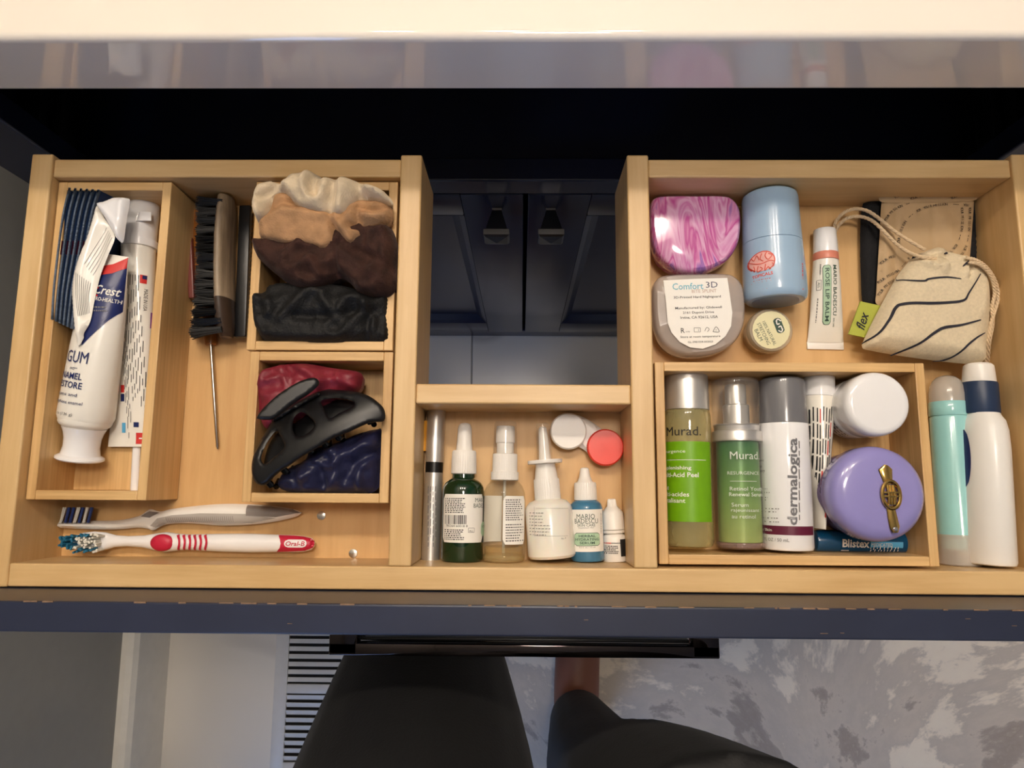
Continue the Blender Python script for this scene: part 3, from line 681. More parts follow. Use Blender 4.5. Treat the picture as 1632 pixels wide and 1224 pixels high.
scrunchie('burgundy satin scrunchie behind the black claw clip',
    [(185, 370), (200, 255), (245, 145), (330, 110), (430, 95), (560, 92), (750, 125), (960, 160), (972, 250), (940, 305), (850, 330), (700, 420), (520, 500), (380, 560), (260, 580), (205, 480)],
    -.016, .010, .028, .012, [([(160, 350), (250, 180), (330, 140), (450, 180)], .004, 8), ([(300, 120), (380, 170), (470, 180)], -.004, 7), ([(500, 110), (620, 190), (700, 260)], .004, 8), ([(450, 130), (560, 200)], -.003, 7), ([(700, 240), (820, 230), (930, 280)], .004, 7), ([(760, 150), (930, 200)], .003, 8), ([(220, 300), (230, 430)], -.004, 8)],
    mat('burgundy_satin', (122, 34, 48), .45, sheen=.4, bump=.3, bs=600, var=.15), (.0026, 105), c5)
scrunchie('navy satin scrunchie in front of the black claw clip',
    [(350, 1010), (390, 900), (540, 820), (600, 740), (800, 680), (940, 620), (1080, 585), (1122, 600), (1120, 800), (1112, 970), (1060, 1055), (900, 1068), (600, 1066), (430, 1052)],
    -.018, .011, .026, .012, [([(560, 950), (560, 880), (700, 800), (800, 740)], .004, 7), ([(600, 1060), (570, 970), (640, 900), (800, 850)], .004, 7), ([(760, 1050), (820, 900), (800, 760)], .0045, 8), ([(720, 1000), (700, 900)], -.004, 6), ([(880, 960), (960, 840), (1090, 780)], -.005, 7), ([(860, 800), (1000, 720), (1120, 690)], .004, 9), ([(980, 1040), (990, 900), (1080, 800)], .004, 6), ([(400, 1030), (540, 1060)], .003, 7)],
    mat('navy_satin', (34, 36, 66), .38, sheen=.3, bump=.2, bs=500, var=.12), (.0026, 105), c5)
# ================================================================ claw clip
cc = at(510, 690, FB); CL = thing('claw_clip', 'large matte black claw hair clip resting on two scrunchies', 'hair clip', cc)
m_clip = mat('matte_black_clip', (17, 17, 19), .36, var=.08)
AX = px(c5([(170, 940), (1100, 420)]), -.004)
def clip_z(x, y):
    d = (AX[1]-AX[0]).normalized(); s = (x-AX[0].x)*d.y-(y-AX[0].y)*d.x; a = (x-AX[0].x)*d.x+(y-AX[0].y)*d.y; L = (AX[1]-AX[0]).length
    return .011-(s/.034)**2*.021-((a/L-.5)*2)**2*.006
def plate(name, out, holes, zf, th, m, parent, org, zr=-.008, n=90, nh=36, step=.0016):
    O = smoothline(px(c5(out), zr), n, True); Hs = [smoothline(px(c5(h), zr), nh, True) for h in holes]
    v, f = trimesh2d(O, Hs, step); x, y = v[:, 0], v[:, 1]
    e = np.minimum(1, np.minimum.reduce([dist(q, x, y) for q in [O]+Hs])/.0016); z = zf(x, y); sq = np.sqrt(1-(1-e)**2)
    v = v*((HC-z)/(HC-zr))[:, None]
    V, Fq = shell(v, f, z-th*.5+th*.5*sq, z-th*.5-th*.5*sq-1e-5); return mk(name, [(a-org.x, b-org.y, c-org.z) for a, b, c in V], Fq, m, parent, ang=60)
plate('jaw', [(140, 890), (152, 790), (200, 680), (255, 590), (310, 500), (450, 415), (600, 325), (640, 275), (760, 285), (900, 295), (1000, 322), (1080, 370), (1138, 435), (1136, 520), (1030, 535), (880, 600), (760, 650), (640, 720), (520, 790), (420, 860), (330, 920), (265, 990), (210, 1005), (160, 970)],
    [[(662, 375), (700, 355), (800, 350), (890, 368), (912, 390), (885, 422), (800, 460), (740, 498), (712, 488), (685, 430)], [(448, 570), (458, 500), (505, 455), (550, 470), (600, 515), (612, 560), (560, 615), (492, 640), (460, 615)],
     [(212, 805), (235, 725), (285, 640), (328, 596), (355, 630), (388, 705), (365, 745), (300, 800), (240, 845)]], clip_z, .0026, m_clip, CL, cc)
plate('back_jaw', [(230, 880), (300, 650), (520, 500), (640, 400), (760, 360), (960, 390), (1050, 480), (860, 600), (700, 680), (450, 820), (300, 940)], [], lambda x, y: clip_z(x, y)-.016, .0026, m_clip, CL, cc, step=.0025)
plate('lever', [(180, 490), (225, 425), (340, 320), (480, 232), (590, 195), (640, 212), (640, 255), (560, 325), (450, 395), (320, 500), (250, 512), (195, 508)], [], lambda x, y: clip_z(x, y)*0+.017-((x-AX[0].x-.05)*.12), .003, m_clip, CL, cc)
plate('lever_root', [(300, 505), (450, 390), (630, 300), (640, 330), (470, 425), (315, 520)], [], lambda x, y: clip_z(x, y)+.004, .004, m_clip, CL, cc, step=.0012)
for u, v in ((400, 890), (590, 740), (700, 690), (800, 640), (1030, 520), (290, 990)):
    (a, b), = c5([(u, v)]); p = at(a, b, -.006)-cc
    mk('tooth', *tube([p+Vector((-.002, .003, .006)), p+Vector((.001, -.001, .003)), p+Vector((.002, -.002, -.005)), p+Vector((0, .003, -.014))], [.002, .0024, .002, .0008], 12), mat('gloss_black_clip', (14, 14, 15), .12), CL)
# ================================================================ toothbrushes
TB = thing('toothbrush', 'red and white toothbrush with blue bristles lying at the front left of the drawer', 'toothbrush', at(300, 864, F0)); o = Vector(TB.location); tz = F0+.0085
S = [(501, 867, 4, .002), (497, 867, 9, .004), (485, 867, 12, .0052), (470, 866.5, 13, .0055), (443, 866, 13.5, .0058), (400, 865.5, 14.5, .0062), (360, 865, 14, .0062), (330, 864.5, 13, .006), (300, 864, 12, .0058), (285, 864, 13, .006), (265, 864, 15.5, .006), (248, 863.5, 13, .0055), (230, 863, 9.5, .005), (205, 862.5, 8, .0042), (185, 862.5, 9, .004), (168, 862.5, 13.5, .0036), (150, 863, 15.5, .0034), (132, 864, 14.5, .0034), (120, 864.5, 10, .003), (113, 865, 5, .002)]
PT = [at(u, v, tz)-o for u, v, a, b in S]; FT = [(a*kz(tz), b) for u, v, a, b in S]
mk('handle', *tube(PT, 0, 24, flat=FT), m_gloss, TB, ang=60)
def sft(x, y, off):
    for j in range(len(PT)-1):
        if PT[j].x >= x >= PT[j+1].x: break
    f = min(1, max(0, (PT[j].x-x)/(PT[j].x-PT[j+1].x))); c = PT[j].lerp(PT[j+1], f); a = FT[j][0]*(1-f)+FT[j+1][0]*f; b = FT[j][1]*(1-f)+FT[j+1][1]*f
    q = max(-.97, min(.97, (y-c.y)/a)); return (x, c.y+q*a, c.z+b*math.sqrt(1-q*q)+off)
m_rub = mat('crimson_rubber', (190, 30, 62), .42, var=.05)
pr = Print(TB, sft, lambda u, v: tuple((at(u, v, tz+.004)-o).xy), kz(tz+.004), .0005)
pr.poly(m_rub, [(443, 853), (470, 853), (490, 856), (500, 862), (501, 867), (498, 873), (485, 878), (440, 880), (447, 873), (449, 866), (447, 859)], step=.0012)
for i in range(6): pr.line(m_rub, [(283+i*8.6, 852), (288+i*8.6, 860), (288+i*8.6, 868), (284+i*8.6, 877)], 3.2, 14)
pr.rect(m_gloss, 472, 866, 34, 12, r=6, off=.0009, ny=8); pr.t(m_rub, 'Oral-B', 472, 866, 7, 29, bold=.015, shear=.15, off=.0013); pr.build()
g = [(math.sin(a)*18*kz(tz), math.cos(a)*13*kz(tz)) for a in [i*6.283/32 for i in range(32)]]; p = at(264, 864, tz)-o
V = []; Fq = []
for r, h in ((1, .0045), (.97, .0058), (.8, .0070), (.45, .0077)): V += [(p.x+a*r, p.y+b*r, p.z+h) for a, b in g]
for j in range(3): Fq += [(j*32+i, j*32+(i+1) % 32, j*32+32+(i+1) % 32, j*32+32+i) for i in range(32)]
Fq.append(list(range(96, 128))); mk('thumb_pad', V, Fq, m_rub, TB)
rb = random.Random(9); VW_ = ([], []); VB = ([], [])
for i in range(90):
    u = rb.uniform(112, 168); v = 864+rb.uniform(-12, 12)*(1 if u > 125 else .7); blue = u < 126 or abs(v-864) > 8 and u < 155
    p = at(u, v, tz+.003)-o; dx = rb.uniform(-.001, .001); q = tube([p, p+Vector((dx+(-.002 if u < 124 else 0), (v-864)*-.00008+rb.uniform(-.0006, .0006), .0085 if blue else .0075))], [.00075, .0008], 6)
    if blue: VB = join(VB, q)
    else: VW_ = join(VW_, q)
tag(mk('bristles', *VB, mat('teal_bristle', (32, 104, 138), .5), TB), kind='stuff'); tag(mk('bristles', *VW_, mat('white_bristle', (214, 214, 206), .6), TB), kind='stuff')
TG = thing('toothbrush', 'white and grey toothbrush lying on its side above the red one', 'toothbrush', at(300, 825, F0)); o = Vector(TG.location)
tg = Pillow([(94, 831), (100, 830), (147, 830), (190, 829), (222, 822), (236, 813), (243, 812), (256, 815), (275, 811), (310, 806.5), (345, 803.5), (380, 803), (430, 805.5), (465, 811), (480, 816.5), (480, 818.5), (470, 824), (440, 831), (400, 836), (350, 837.5), (300, 834), (265, 836), (245, 845), (236, 843), (220, 841), (190, 843.5), (150, 844), (100, 841.5), (94, 840)], F0+.006, .006, .0055, .0055, n=140, step=.0016)
tg.build('handle', m_white, TG, o); gs = tg.sf(o)
pr = Print(TG, gs, lambda u, v: tuple((at(u, v, F0+.011)-o).xy), kz(F0+.011), .0003)
m_gr = mat('grey_rubber', (176, 170, 164), .5); m_gr2 = mat('smoke_grey_rubber', (132, 124, 120), .4)
pr.poly(m_gr, [(246, 841), (240, 838), (252, 826), (275, 821), (320, 818), (392, 819), (440, 826), (400, 834), (350, 835), (300, 832), (265, 834)]); pr.poly(m_gr2, [(393, 805), (430, 807.5), (464, 812), (477, 817), (440, 824), (393, 822)], off=.0005)
for i in range(34): pr.line(m_gr2, [(266+i*3.2, 824-i*.05), (267+i*3.2, 832)], .8, 4, off=.0006)
pr.poly(m_gr2, [(224, 823), (237, 815), (252, 817), (240, 825)]); pr.build('grip')
VW_ = ([], []); VB = ([], [])
for i in range(7):
    for j in range(4):
        for q_ in range(3):
            u = 97+i*7.2+rb.uniform(-1, 1); p = at(u, 833, F0+.004+j*.0028)-o; e = p+Vector((.0018+rb.uniform(-.0003, .0003), .0105, rb.uniform(-.0004, .0004))); q = tube([p, e], [.0007, .0008], 6)
            if i in (0, 3, 1) and i != 1 or i == 5: VW_ = join(VW_, q)
            else: VB = join(VB, q)
tag(mk('bristles', *VB, mat('navy_bristle', (40, 62, 124), .5), TG), kind='stuff'); tag(mk('bristles', *VW_, MATS['white_bristle'], TG), kind='stuff')
# ================================================================ MIDDLE compartment
R_ = lambda px_: px_*kz(F0+.01)
it = Lying('pencil', 'short yellow pencil between the mascara tube and the drawer divider', 'pencil', (676, 719), (675.5, 671), F0+.0045)
mk('shaft', *lathe([(0, .0036), (it.Ln, .0036)], 6), mat('yellow_pencil_paint', (214, 150, 44), .35), it.root)
it = Lying('mascara_tube', 'silver mascara tube with black band at the left of the middle compartment', 'mascara', (686, 893), (696, 652), F0+R_(14.6))
it.lathe('tube', [(893, 13.3), (892, 14.3), (755, 14.3), (754.5, 13.4)], m_silver); it.lathe('band', [(755, 13.9), (738, 13.9)], m_blackp)
it.lathe('cap', [(738.4, 13.6), (738, 14.6), (655, 14.4), (653, 13.8), (652, 12.5)], m_silver)
pr = it.print(14.3); pr.dashes(m_grey, 681, 775, 696, 880, 4, h=1.1, vert=True); pr.build()
# green dropper bottle
it = Lying('dropper_bottle', 'dark green glass dropper bottle with white bulb cap and white label', 'bottle', (736, 894), (741, 674), F0+R_(33))
m_green = mat('dark_green_glass', (8, 52, 24), .06, var=.1, coat=.6, trans=.35)
it.lathe('bottle', [(894, 27), (893, 30.5), (889, 32.5), (786, 32.5), (778, 31.5), (771, 28), (766, 22), (763, 18), (756, 17.5)], m_green)
it.lathe('cap', [(757, 18.5), (756, 19.8), (738, 19.6), (722, 18.8), (719, 17.5)], m_white, rib=40); it.lathe('bulb', [(719.5, 13), (717, 12.8), (700, 11.4), (684, 10.9), (678, 9.5), (675, 6.5), (674, 2)], m_white)
m_mint = mat('mint_print', (176, 206, 176), .5); m_dkg = mat('dark_green_print', (52, 78, 66), .5)
pr = it.print(32.5); pr.rect(m_label, 739, 826, 76, 74, r=4, nx=40, ny=10)
pr.dashes(m_black, 709, 793, 743, 818, 9, h=1.4)
rb = random.Random(2); u = 709
while u < 743: q = rb.choice((.7, 1, 1.6)); pr.rect(m_black, u+q/2, 828, q, 14, off=.0004, nx=1, ny=1); u += q+rb.choice((.7, 1, 1.5))
pr.t(m_black, '785364 60018 8', 727, 838, 3.4, 36); pr.dashes(m_black, 708, 843, 742, 861, 6, h=1.5)
pr.t(m_dkg, 'MARIO', 766, 797, 6.5, 28); pr.t(m_dkg, 'BADESCU', 766, 806, 6.5, 34); pr.rect(m_mint, 771, 844, 30, 22, r=4, off=.0004); pr.t(m_dkg, 'VITAMIN C', 770, 840, 4, 26, off=.0006)
pr.frame(m_grey, 751, 845, 9, 7, .6); pr.t(m_black, 'ALL', 751, 846, 3); pr.build()
# clear spray bottle
it = Lying('spray_bottle', 'clear glass spray bottle with white pump beside the green dropper bottle', 'bottle', (802, 895), (806, 671), F0+R_(33.6))
m_glass = mat('clear_glass', (236, 236, 226), .03, var=.01, clear=.96)
m_liq = mat('pale_liquid', (238, 216, 160), .05, clear=.85, var=.02)
it.lathe('bottle', [(895, 28), (894, 31), (890, 33.3), (800, 33.3), (786, 32), (776, 28), (769, 22), (766, 18), (760, 17)], m_glass)
it.lathe('liquid', [(888, 29.5), (872, 29.5), (871, 28.5)], m_liq); it.lathe('base_ring', [(894, 26), (893, 31), (888, 32.6), (884, 32), (883, 26)], mat('thick_glass', (232, 210, 150), .05, clear=.7))
it.lathe('dip_tube', [(882, 2.2), (765, 2.2)], mat('frosted_tube', (226, 222, 212), .3, clear=.4))
it.lathe('pump_collar', [(767, 20.5), (766, 21.6), (754, 21.6), (753, 19.5), (725, 19.2), (724, 17)], m_white, rib=44)
it.lathe('pump_head', [(724, 13.5), (708, 13.5), (706, 15), (690, 15), (680, 14), (679, 10)], m_white)
it.lathe('overcap', [(725, 19), (690, 18.2), (676, 17.6), (672, 16), (671, 12)], m_clear)
V = []; Fq = []
for j in range(2):
    for i in range(13): a = math.radians(188+i*8); V.append((31.5*it.k*math.sin(a), it.y(792+j*74), 31.5*it.k*math.cos(a)))
mk('back_label', V, [(i, i+1, i+14, i+13) for i in range(12)], m_label, it.root)
pr = it.print(33.5); pr.rect(m_label, 822, 829, 42, 74, r=4, nx=24, ny=10); pr.dashes(m_black, 806, 795, 835, 830, 10, h=1.5); pr.dashes(m_black, 806, 834, 834, 864, 7, h=1.5); pr.build()
# nasal spray
it = Lying('nasal_spray', 'white plastic nasal spray bottle with finger flange and clear nozzle cover', 'bottle', (880, 889), (864, 673), F0+R_(37))
it.lathe('bottle', [(889, 31), (888, 34), (884, 36.8), (812, 36.6), (806, 34.5), (800, 29), (797, 21), (794, 19)], mat('milky_plastic', (236, 232, 222), .22, var=.01, coat=.3, sss=.2))
it.lathe('collar', [(797, 19), (796, 20.3), (766, 20), (764, 19.5)], m_white, rib=40); it.lathe('neck', [(764, 18.2), (744, 15.5), (738, 15.5)], m_white)
it.lathe('flange', [(740, 20), (739, 27), (736, 27.5), (733.5, 27), (733, 18)], m_white); it.lathe('nozzle', [(735, 9.5), (700, 7.5), (682, 6.5), (679, 4)], m_white); it.lathe('nozzle_cover', [(734, 12.5), (722, 12), (690, 10.5), (675, 9.6), (673, 7)], m_clear)
pr = it.print(36.8); pr.frame(m_grey, 880, 832, 56, 44, .35, rot=-4); pr.dashes(m_grey, 844, 815, 882, 855, 8, h=1, ragged=.6); pr.t(m_grey, 'No. P', 898, 858, 2.6); pr.build()
# contact lens case
LC = thing('contact_lens_case', 'contact lens case with one white and one red screw cap', 'lens case', at(935, 700, F0)); o = Vector(LC.location)
zc = F0+.0125; a = at(906, 687, zc)-o; b = at(965, 713, zc)-o; kk = kz(zc)
pl = Pillow([(884, 676), (905, 662), (930, 665), (965, 688), (990, 705), (990, 722), (965, 738), (945, 730), (928, 715), (905, 708), (885, 698)], F0+.006, .0035, .0055, .003, n=60); pl.build('tray', m_white, LC, o)
for p, m, ch in ((a, m_white, 'L'), (b, mat('coral_red_plastic', (232, 66, 50), .35, var=.03, sss=.1), 'R')):
    V, Fq = ridged([(-.006, 28.5*kk), (-.002, 29.4*kk), (0, 29*kk), (.001, 27*kk), (.0011, 0.0001)], 54, .00025, 'z'); c = mk('cap', [(q[0]+p.x, q[1]+p.y, q[2]+p.z) for q in V], Fq, m, LC)
    g = Print(c, lambda x, y, of, p=p: (x+p.x, y+p.y, p.z+.0011+of), lambda u, v: (0, 0), kk, .0002); g.t(m, ch, 0, 0, 15, off=.0008); g.line(m, [(0, 0), (0, 0)], 0.01, 3); g.L[m] = (g.L[m][0], g.L[m][1][:-2]) ; g.build('embossed_letter')
box('pull_tab', b.x+.0115, b.x+.0138, b.y-.0025, b.y+.0045, b.z-.004, b.z-.001, MATS['coral_red_plastic'], LC, .0005)
# blue serum bottle
it = Lying('serum_bottle', 'small blue serum bottle with white dropper cap and mint label', 'bottle', (937, 894), (931.5, 745), F0+R_(26.5))
m_serum = mat('blue_serum', (74, 138, 176), .12, var=.05, trans=.25, coat=.5)
it.lathe('bottle', [(894, 20), (893, 24), (889, 25.8), (812, 25.8), (804, 24), (799, 19.5), (797, 15)], m_serum); it.lathe('cap', [(798, 16.5), (797, 17.8), (772, 17.2), (769, 16)], m_white, rib=34); it.lathe('tip', [(769.5, 14), (767, 11.5), (760, 8.8), (748, 7), (746, 6), (745, 3)], m_white)
pr = it.print(25.9); pr.rect(m_label, 934.5, 845.5, 64, 64, nx=36, ny=8)
pr.t(m_dkg, 'MARIO', 933, 823, 7.5, 29); pr.t(m_dkg, 'BADESCU', 934, 830.5, 7.5, 38); pr.t(m_dkg, 'SKIN CARE', 934, 837, 4, 28); pr.t(m_grey, 'Established 1967', 934, 841, 2, 24)
pr.rect(m_dkg, 935.5, 859.5, 41.5, 20, r=4, off=.0004, ny=8); pr.rect(m_mint, 935.5, 859.5, 40, 18.5, r=4, off=.0006, ny=8)
for s_, v, wd in (('HERBAL', 854, 25), ('HYDRATING', 859.5, 36), ('SERUM', 865, 22)): pr.t(m_dkg, s_, 935.5, v, 3.8, wd, off=.0009, bold=.01)
pr.t(m_grey, '0.5 fl. oz. / 15 ml', 935.5, 872, 2.2, 25); pr.dashes(m_grey, 956, 818, 960, 852, 1, h=1.2, vert=True); pr.build()
# eye drops
it = Lying('eye_drop_bottle', 'tiny white eye drop bottle at the right of the middle compartment', 'bottle', (981, 895), (974.5, 794.5), F0+R_(19.5))
it.lathe('bottle', [(895, 15), (894, 18), (891, 19.4), (858, 19.2), (853, 17), (850, 13), (848, 13)], m_white); it.lathe('seal_ring', [(849.5, 17), (849, 17.8), (845, 17.8), (844.5, 16)], m_white); it.lathe('cap', [(844, 17.5), (843, 18.2), (817, 16.5), (812, 13), (808, 9), (806, 7.4), (797, 6.6), (795, 5.5), (794.5, 3)], m_white, rib=30)
pr = it.print(19.5); pr.dashes(m_red, 962, 864, 974, 867, 1, h=2, ragged=0); pr.dashes(m_black, 974, 864, 988, 867, 1, h=1.4); pr.dashes(m_black, 962, 869, 986, 883, 5, h=1.5); pr.rect(m_black, 994, 873, 12, 26); pr.build()
# ================================================================ RIGHT compartment
def dcase(name, label, out, z0, z1, m, seam, rimm=None, bulge=.0035):
    O = [(u, v) for u, v in out]; c = at(sum(p[0] for p in O)/len(O), sum(p[1] for p in O)/len(O), F0); r = thing(name, label, 'case', c)
    P = smoothline(px(O, z1-.004), 72, True); cx = sum(p.x for p in P)/len(P); cy = sum(p.y for p in P)/len(P)
    def ring(s, z): return [(cx+(p.x-cx)*s-c.x, cy+(p.y-cy)*s-c.y, z-c.z) for p in P]
    def solid(R):
        n = len(P); V = []; Fq = []
        for s, z in R: V += ring(s, z)
        for j in range(len(R)-1): Fq += [(j*n+i, j*n+(i+1) % n, (j+1)*n+(i+1) % n, (j+1)*n+i) for i in range(n)]
        return V, Fq+[list(range(n)), list(range((len(R)-1)*n, len(R)*n))]
    zm = z0+(z1-z0)*.5
    mk('case_bottom', *solid([(.86, z0), (.93, z0+.0015), (.97, zm-.001), (.97, zm-.0003)]), m, r, ang=40)
    mk('case_lid', *solid([(1.0, zm+.0003), (1.0, zm+.002), (.995, z1-.004), (.97, z1-.0015), (.92, z1), (.5, z1+.0006), (.02, z1+.0008)]), m, r, ang=40)
    mk('hinge', *bevbox(-.011, .011, max(p.y for p in P)-c.y-.0025, max(p.y for p in P)-c.y+.0006, zm-c.z-.003, zm-c.z+.003, .0012), m, r)
    return r, c
m_pink = swirl('pink_marble_plastic', [(.25, (228, 206, 224)), (.36, (206, 120, 178)), (.44, (226, 176, 210)), (.5, (190, 78, 150)), (.56, (222, 150, 196)), (.63, (138, 92, 176)), (.7, (216, 160, 206)), (.8, (238, 222, 234))], 42, 2.2, .12, coat=.8, stretch=(1.1, .28, 1), detail=3)
dcase('retainer_case', 'pink and purple marbled retainer case at the back left of the right compartment', [(1037, 325), (1046, 315), (1070, 313), (1110, 313), (1150, 313), (1166, 318), (1177, 332), (1180, 355), (1176, 388), (1160, 414), (1132, 430), (1105, 435), (1080, 431), (1055, 416), (1041, 392), (1036, 355)], F0, F0+.026, m_pink, None)
m_frost = mat('frosted_clear_plastic', (212, 200, 192), .22, var=.03, clear=.5)
r, c = dcase('retainer_case', 'frosted clear bite splint case with white shield-shaped label', [(1041, 462), (1046, 446), (1062, 439), (1110, 437), (1155, 437), (1172, 443), (1183, 458), (1187, 490), (1184, 520), (1170, 546), (1145, 562), (1115, 568), (1085, 566), (1060, 552), (1046, 528), (1041, 495)], F0, F0+.026, m_frost, None)
zt = F0+.0272
pr = Print(r, lambda x, y, of: (x, y, zt-c.z+of), lambda u, v: tuple((at(u, v, zt)-c).xy), kz(zt), .0003)
pr.poly(m_label, [(1057, 447), (1110, 444.5), (1159, 443), (1163, 470), (1167, 498), (1165, 520), (1156, 536), (1140, 549), (1120, 556), (1100, 554), (1083, 545), (1070, 530), (1064, 515), (1061, 480)])
m_teal = mat('teal_print', (120, 184, 200), .5); m_slate = mat('slate_print', (70, 74, 96), .5); m_orange = mat('dusty_print', (190, 160, 142), .5)
R2 = 1.8
pr.t(m_teal, 'Comfort', 1096, 456.5, 11, 50, rot=R2, bold=.012); pr.t(m_slate, '3D', 1134, 454, 10, 19, rot=R2); pr.t(m_orange, 'BITE SPLINT', 1122, 464, 5.5, 40, rot=R2)
for s_, u, v, h, wd in (('3D-Printed Hard Nightguard', 1111, 474, 5, 76), ('Manufactured by: Glidewell', 1113, 491, 5, 75), ('2161 Dupont Drive', 1113, 498.5, 5, 50), ('Irvine, CA 92612, USA', 1114, 506, 5, 60), ('Store at room temperature', 1116, 537, 4.4, 64), ('GL-3981554-052023', 1116, 545, 3, 40)): pr.t(m_black, s_, u, v, h, wd, rot=R2, bold=.006)
pr.t(m_black, 'R', 1088, 527, 8, 6, rot=R2); pr.t(m_black, 'only', 1096, 529, 2.6, 7, rot=R2); pr.frame(m_black, 1111, 526, 10, 6.5, .6); pr.t(m_black, 'i', 1113, 526, 4)
pr.line(m_black, [(1123, 528), (1126, 522), (1130, 525), (1127, 529)], .7, 10); pr.line(m_black, [(1136, 529), (1141, 521), (1146, 529), (1136, 529)], .8, 12); pr.t(m_black, '!', 1141, 526.5, 4); pr.build()
# pale blue stick
it = Lying('skincare_stick', 'chunky pale blue roll-on stick with round red emblem lying in the right compartment', 'roll-on', (1236, 481), (1226, 311), F0+R_(48))
m_pb = mat('pale_blue_plastic', (160, 188, 214), .26, var=.02, coat=.3)
it.lathe('body', [(481, 40), (480.5, 44.5), (477, 48), (470, 49.5), (440, 49), (420, 48), (400, 46.8), (391, 46.5)], m_pb); it.lathe('cap', [(390.4, 45.6), (390, 46.4), (350, 45.2), (320, 44.3), (314, 43), (311, 39)], m_pb)
it.lathe('base_disc', [(481.6, 2), (481.6, 36), (480.6, 36.5), (480, 34)], mat('dusk_blue_plastic', (120, 140, 160), .4))
m_or = mat('orange_red_print', (214, 84, 66), .45); m_peach = mat('peach_print', (232, 176, 168), .45)
pr = it.print(48.5); cx, cy = 1217, 416
pr.poly(m_or, [(cx+17*math.cos(t), cy+17*math.sin(t)) for t in [i*6.283/20 for i in range(20)]], step=.0015); pr.poly(m_peach, [(cx+15.2*math.cos(t), cy+15.2*math.sin(t)) for t in [i*6.283/20 for i in range(20)]], off=.0005, step=.0015)
for l in ([(198, 412), (206, 418), (214, 419), (223, 416), (230, 418)], [(201, 407), (204, 412), (207, 405), (210, 413)], [(213, 403), (211, 411), (215, 416)], [(219, 402), (217, 408), (221, 414), (226, 408), (221, 405)], [(200, 422), (205, 428), (204, 421)], [(209, 422), (208, 431), (214, 428), (211, 424)], [(218, 421), (217, 431), (221, 426), (224, 430)], [(226, 420), (229, 424), (226, 427)]):
    pr.line(m_or, [(1003+a, b) for a, b in l], 1.3, 14, off=.0008)
pr.t(m_or, 'TOPICALS', 1216, 437, 5.5, 35, rot=4, bold=.03)
for v, wd in ((444, 22), (448, 26), (452, 20), (459, 22)): pr.dashes(m_or, 1217-wd/2, v-1, 1217+wd/2, v+1, 1, h=1.3, ragged=.05)
pr.dashes(m_or, 1278, 418, 1282, 462, 1, h=3, vert=True, ragged=0); pr.build()
# stretching balm jar
def jar(name, label, u, v, ztop, rpx, parts, cat='jar'):
    c = at(u, v, ztop); c.z = F0 if parts.get('floor') is None else parts['floor']; r = thing(name, label, cat, c); return r, c, kz(ztop)
r, c, kk = jar('balm_jar', 'small clear balm jar with cream label on its round lid', 1229, 526, F0+.022, 35, {})
mk('jar', *lathe([(.0002, 28*kk), (.001, 31*kk), (.013, 33*kk), (.014, 31*kk)], 48, 'z'), mat('balm_glass', (206, 182, 140), .12, clear=.5), r)
mk('lid', *lathe([(.0135, 35*kk), (.0145, 36*kk), (.020, 36*kk), (.0218, 34*kk), (.022, 30*kk), (.0221, .0001)], 48, 'z'), mat('lid_plastic', (214, 200, 176), .1, clear=.55), r)
pr = Print(r, lambda x, y, of: (x, y, .0222+of), lambda u, v: tuple((at(u, v, F0+.0222)-c).xy), kk, .0002)
pr.poly(mat('cream_label', (226, 220, 178), .5, var=.03), [(1229+30*math.cos(t), 526+30*math.sin(t)) for t in [i*6.283/24 for i in range(24)]])
pr.rect(m_dkg, 1241, 519, 13, 25, rot=18, r=4, off=.0004, ny=10)
for l in ([(1236, 513), (1239, 509), (1244, 512)], [(1237, 512), (1238, 517), (1242, 516)], [(1240, 522), (1244, 520), (1246, 525)], [(1240, 527), (1245, 529), (1247, 524)]): pr.line(m_label, l, 1.8, 10, off=.0007)
for s_, u, v, h, wd in (('100% NATURAL', 1226, 531, 5.5, 42), ('STRETCHING', 1217, 532, 6, 38), ('BALM', 1209, 534, 6, 20)): pr.t(m_dkg, s_, u, v, h, wd, rot=-66)
pr.build()
# lip balm tube
it = Lying('lip_balm_tube', 'white and coral lip balm squeeze tube with green lettering panel', 'lip balm', (1322.5, 554), (1314, 366), F0+.0085)
S = [(543, 29.5, .0007), (535, 28.5, .0016), (500, 26, .0045), (450, 22.5, .0072), (416, 19.5, .0082)]
PL = [Vector((0, it.y(v), (b-.0085)*.9)) for v, a, b in S]; FLp = [(a*it.k, b) for v, a, b in S]; mk('tube_body', *tube(PL, 0, 36, flat=FLp), m_crest, it.root)
mk('crimp', *bevbox(-29.5*it.k, 29.5*it.k, 0, it.y(543)+.0005, -.0084, -.0068, .0004), m_white, it.root)
it.lathe('coral_band', [(417, 19.4), (416, 19.8), (406, 19.6), (405, 19)], mat('coral_band', (222, 138, 116), .35)); it.lathe('cap', [(405.5, 18.5), (405, 19.2), (370, 17.6), (367, 17), (366, 15.5)], m_gloss)
def sfl(x, y, off):
    for j in range(len(PL)-1):
        if PL[j].y <= y <= PL[j+1].y: break
    f = min(1, max(0, (y-PL[j].y)/(PL[j+1].y-PL[j].y))); a = FLp[j][0]*(1-f)+FLp[j+1][0]*f; b = FLp[j][1]*(1-f)+FLp[j+1][1]*f; zz = PL[j].z*(1-f)+PL[j+1].z*f
    return (x, y, zz+b*math.sqrt(max(0, 1-min(.98, (x/a)**2)))+off)
pr = Print(it.root, sfl, lambda u, v: tuple((it.inv @ at(u, v, F0+.013)).xy), kz(F0+.013), .0003)
pr.rect(m_dkg, 1319, 469, 95, 13.4, rot=-88, r=5, ny=8, nx=30); pr.rect(m_mint, 1319, 469, 93.5, 12, rot=-88, r=5, off=.0005, ny=8, nx=30); pr.t(m_dkg, 'ROSE LIP BALM', 1319, 469, 6.4, 84, rot=-88, bold=.01, off=.0008)
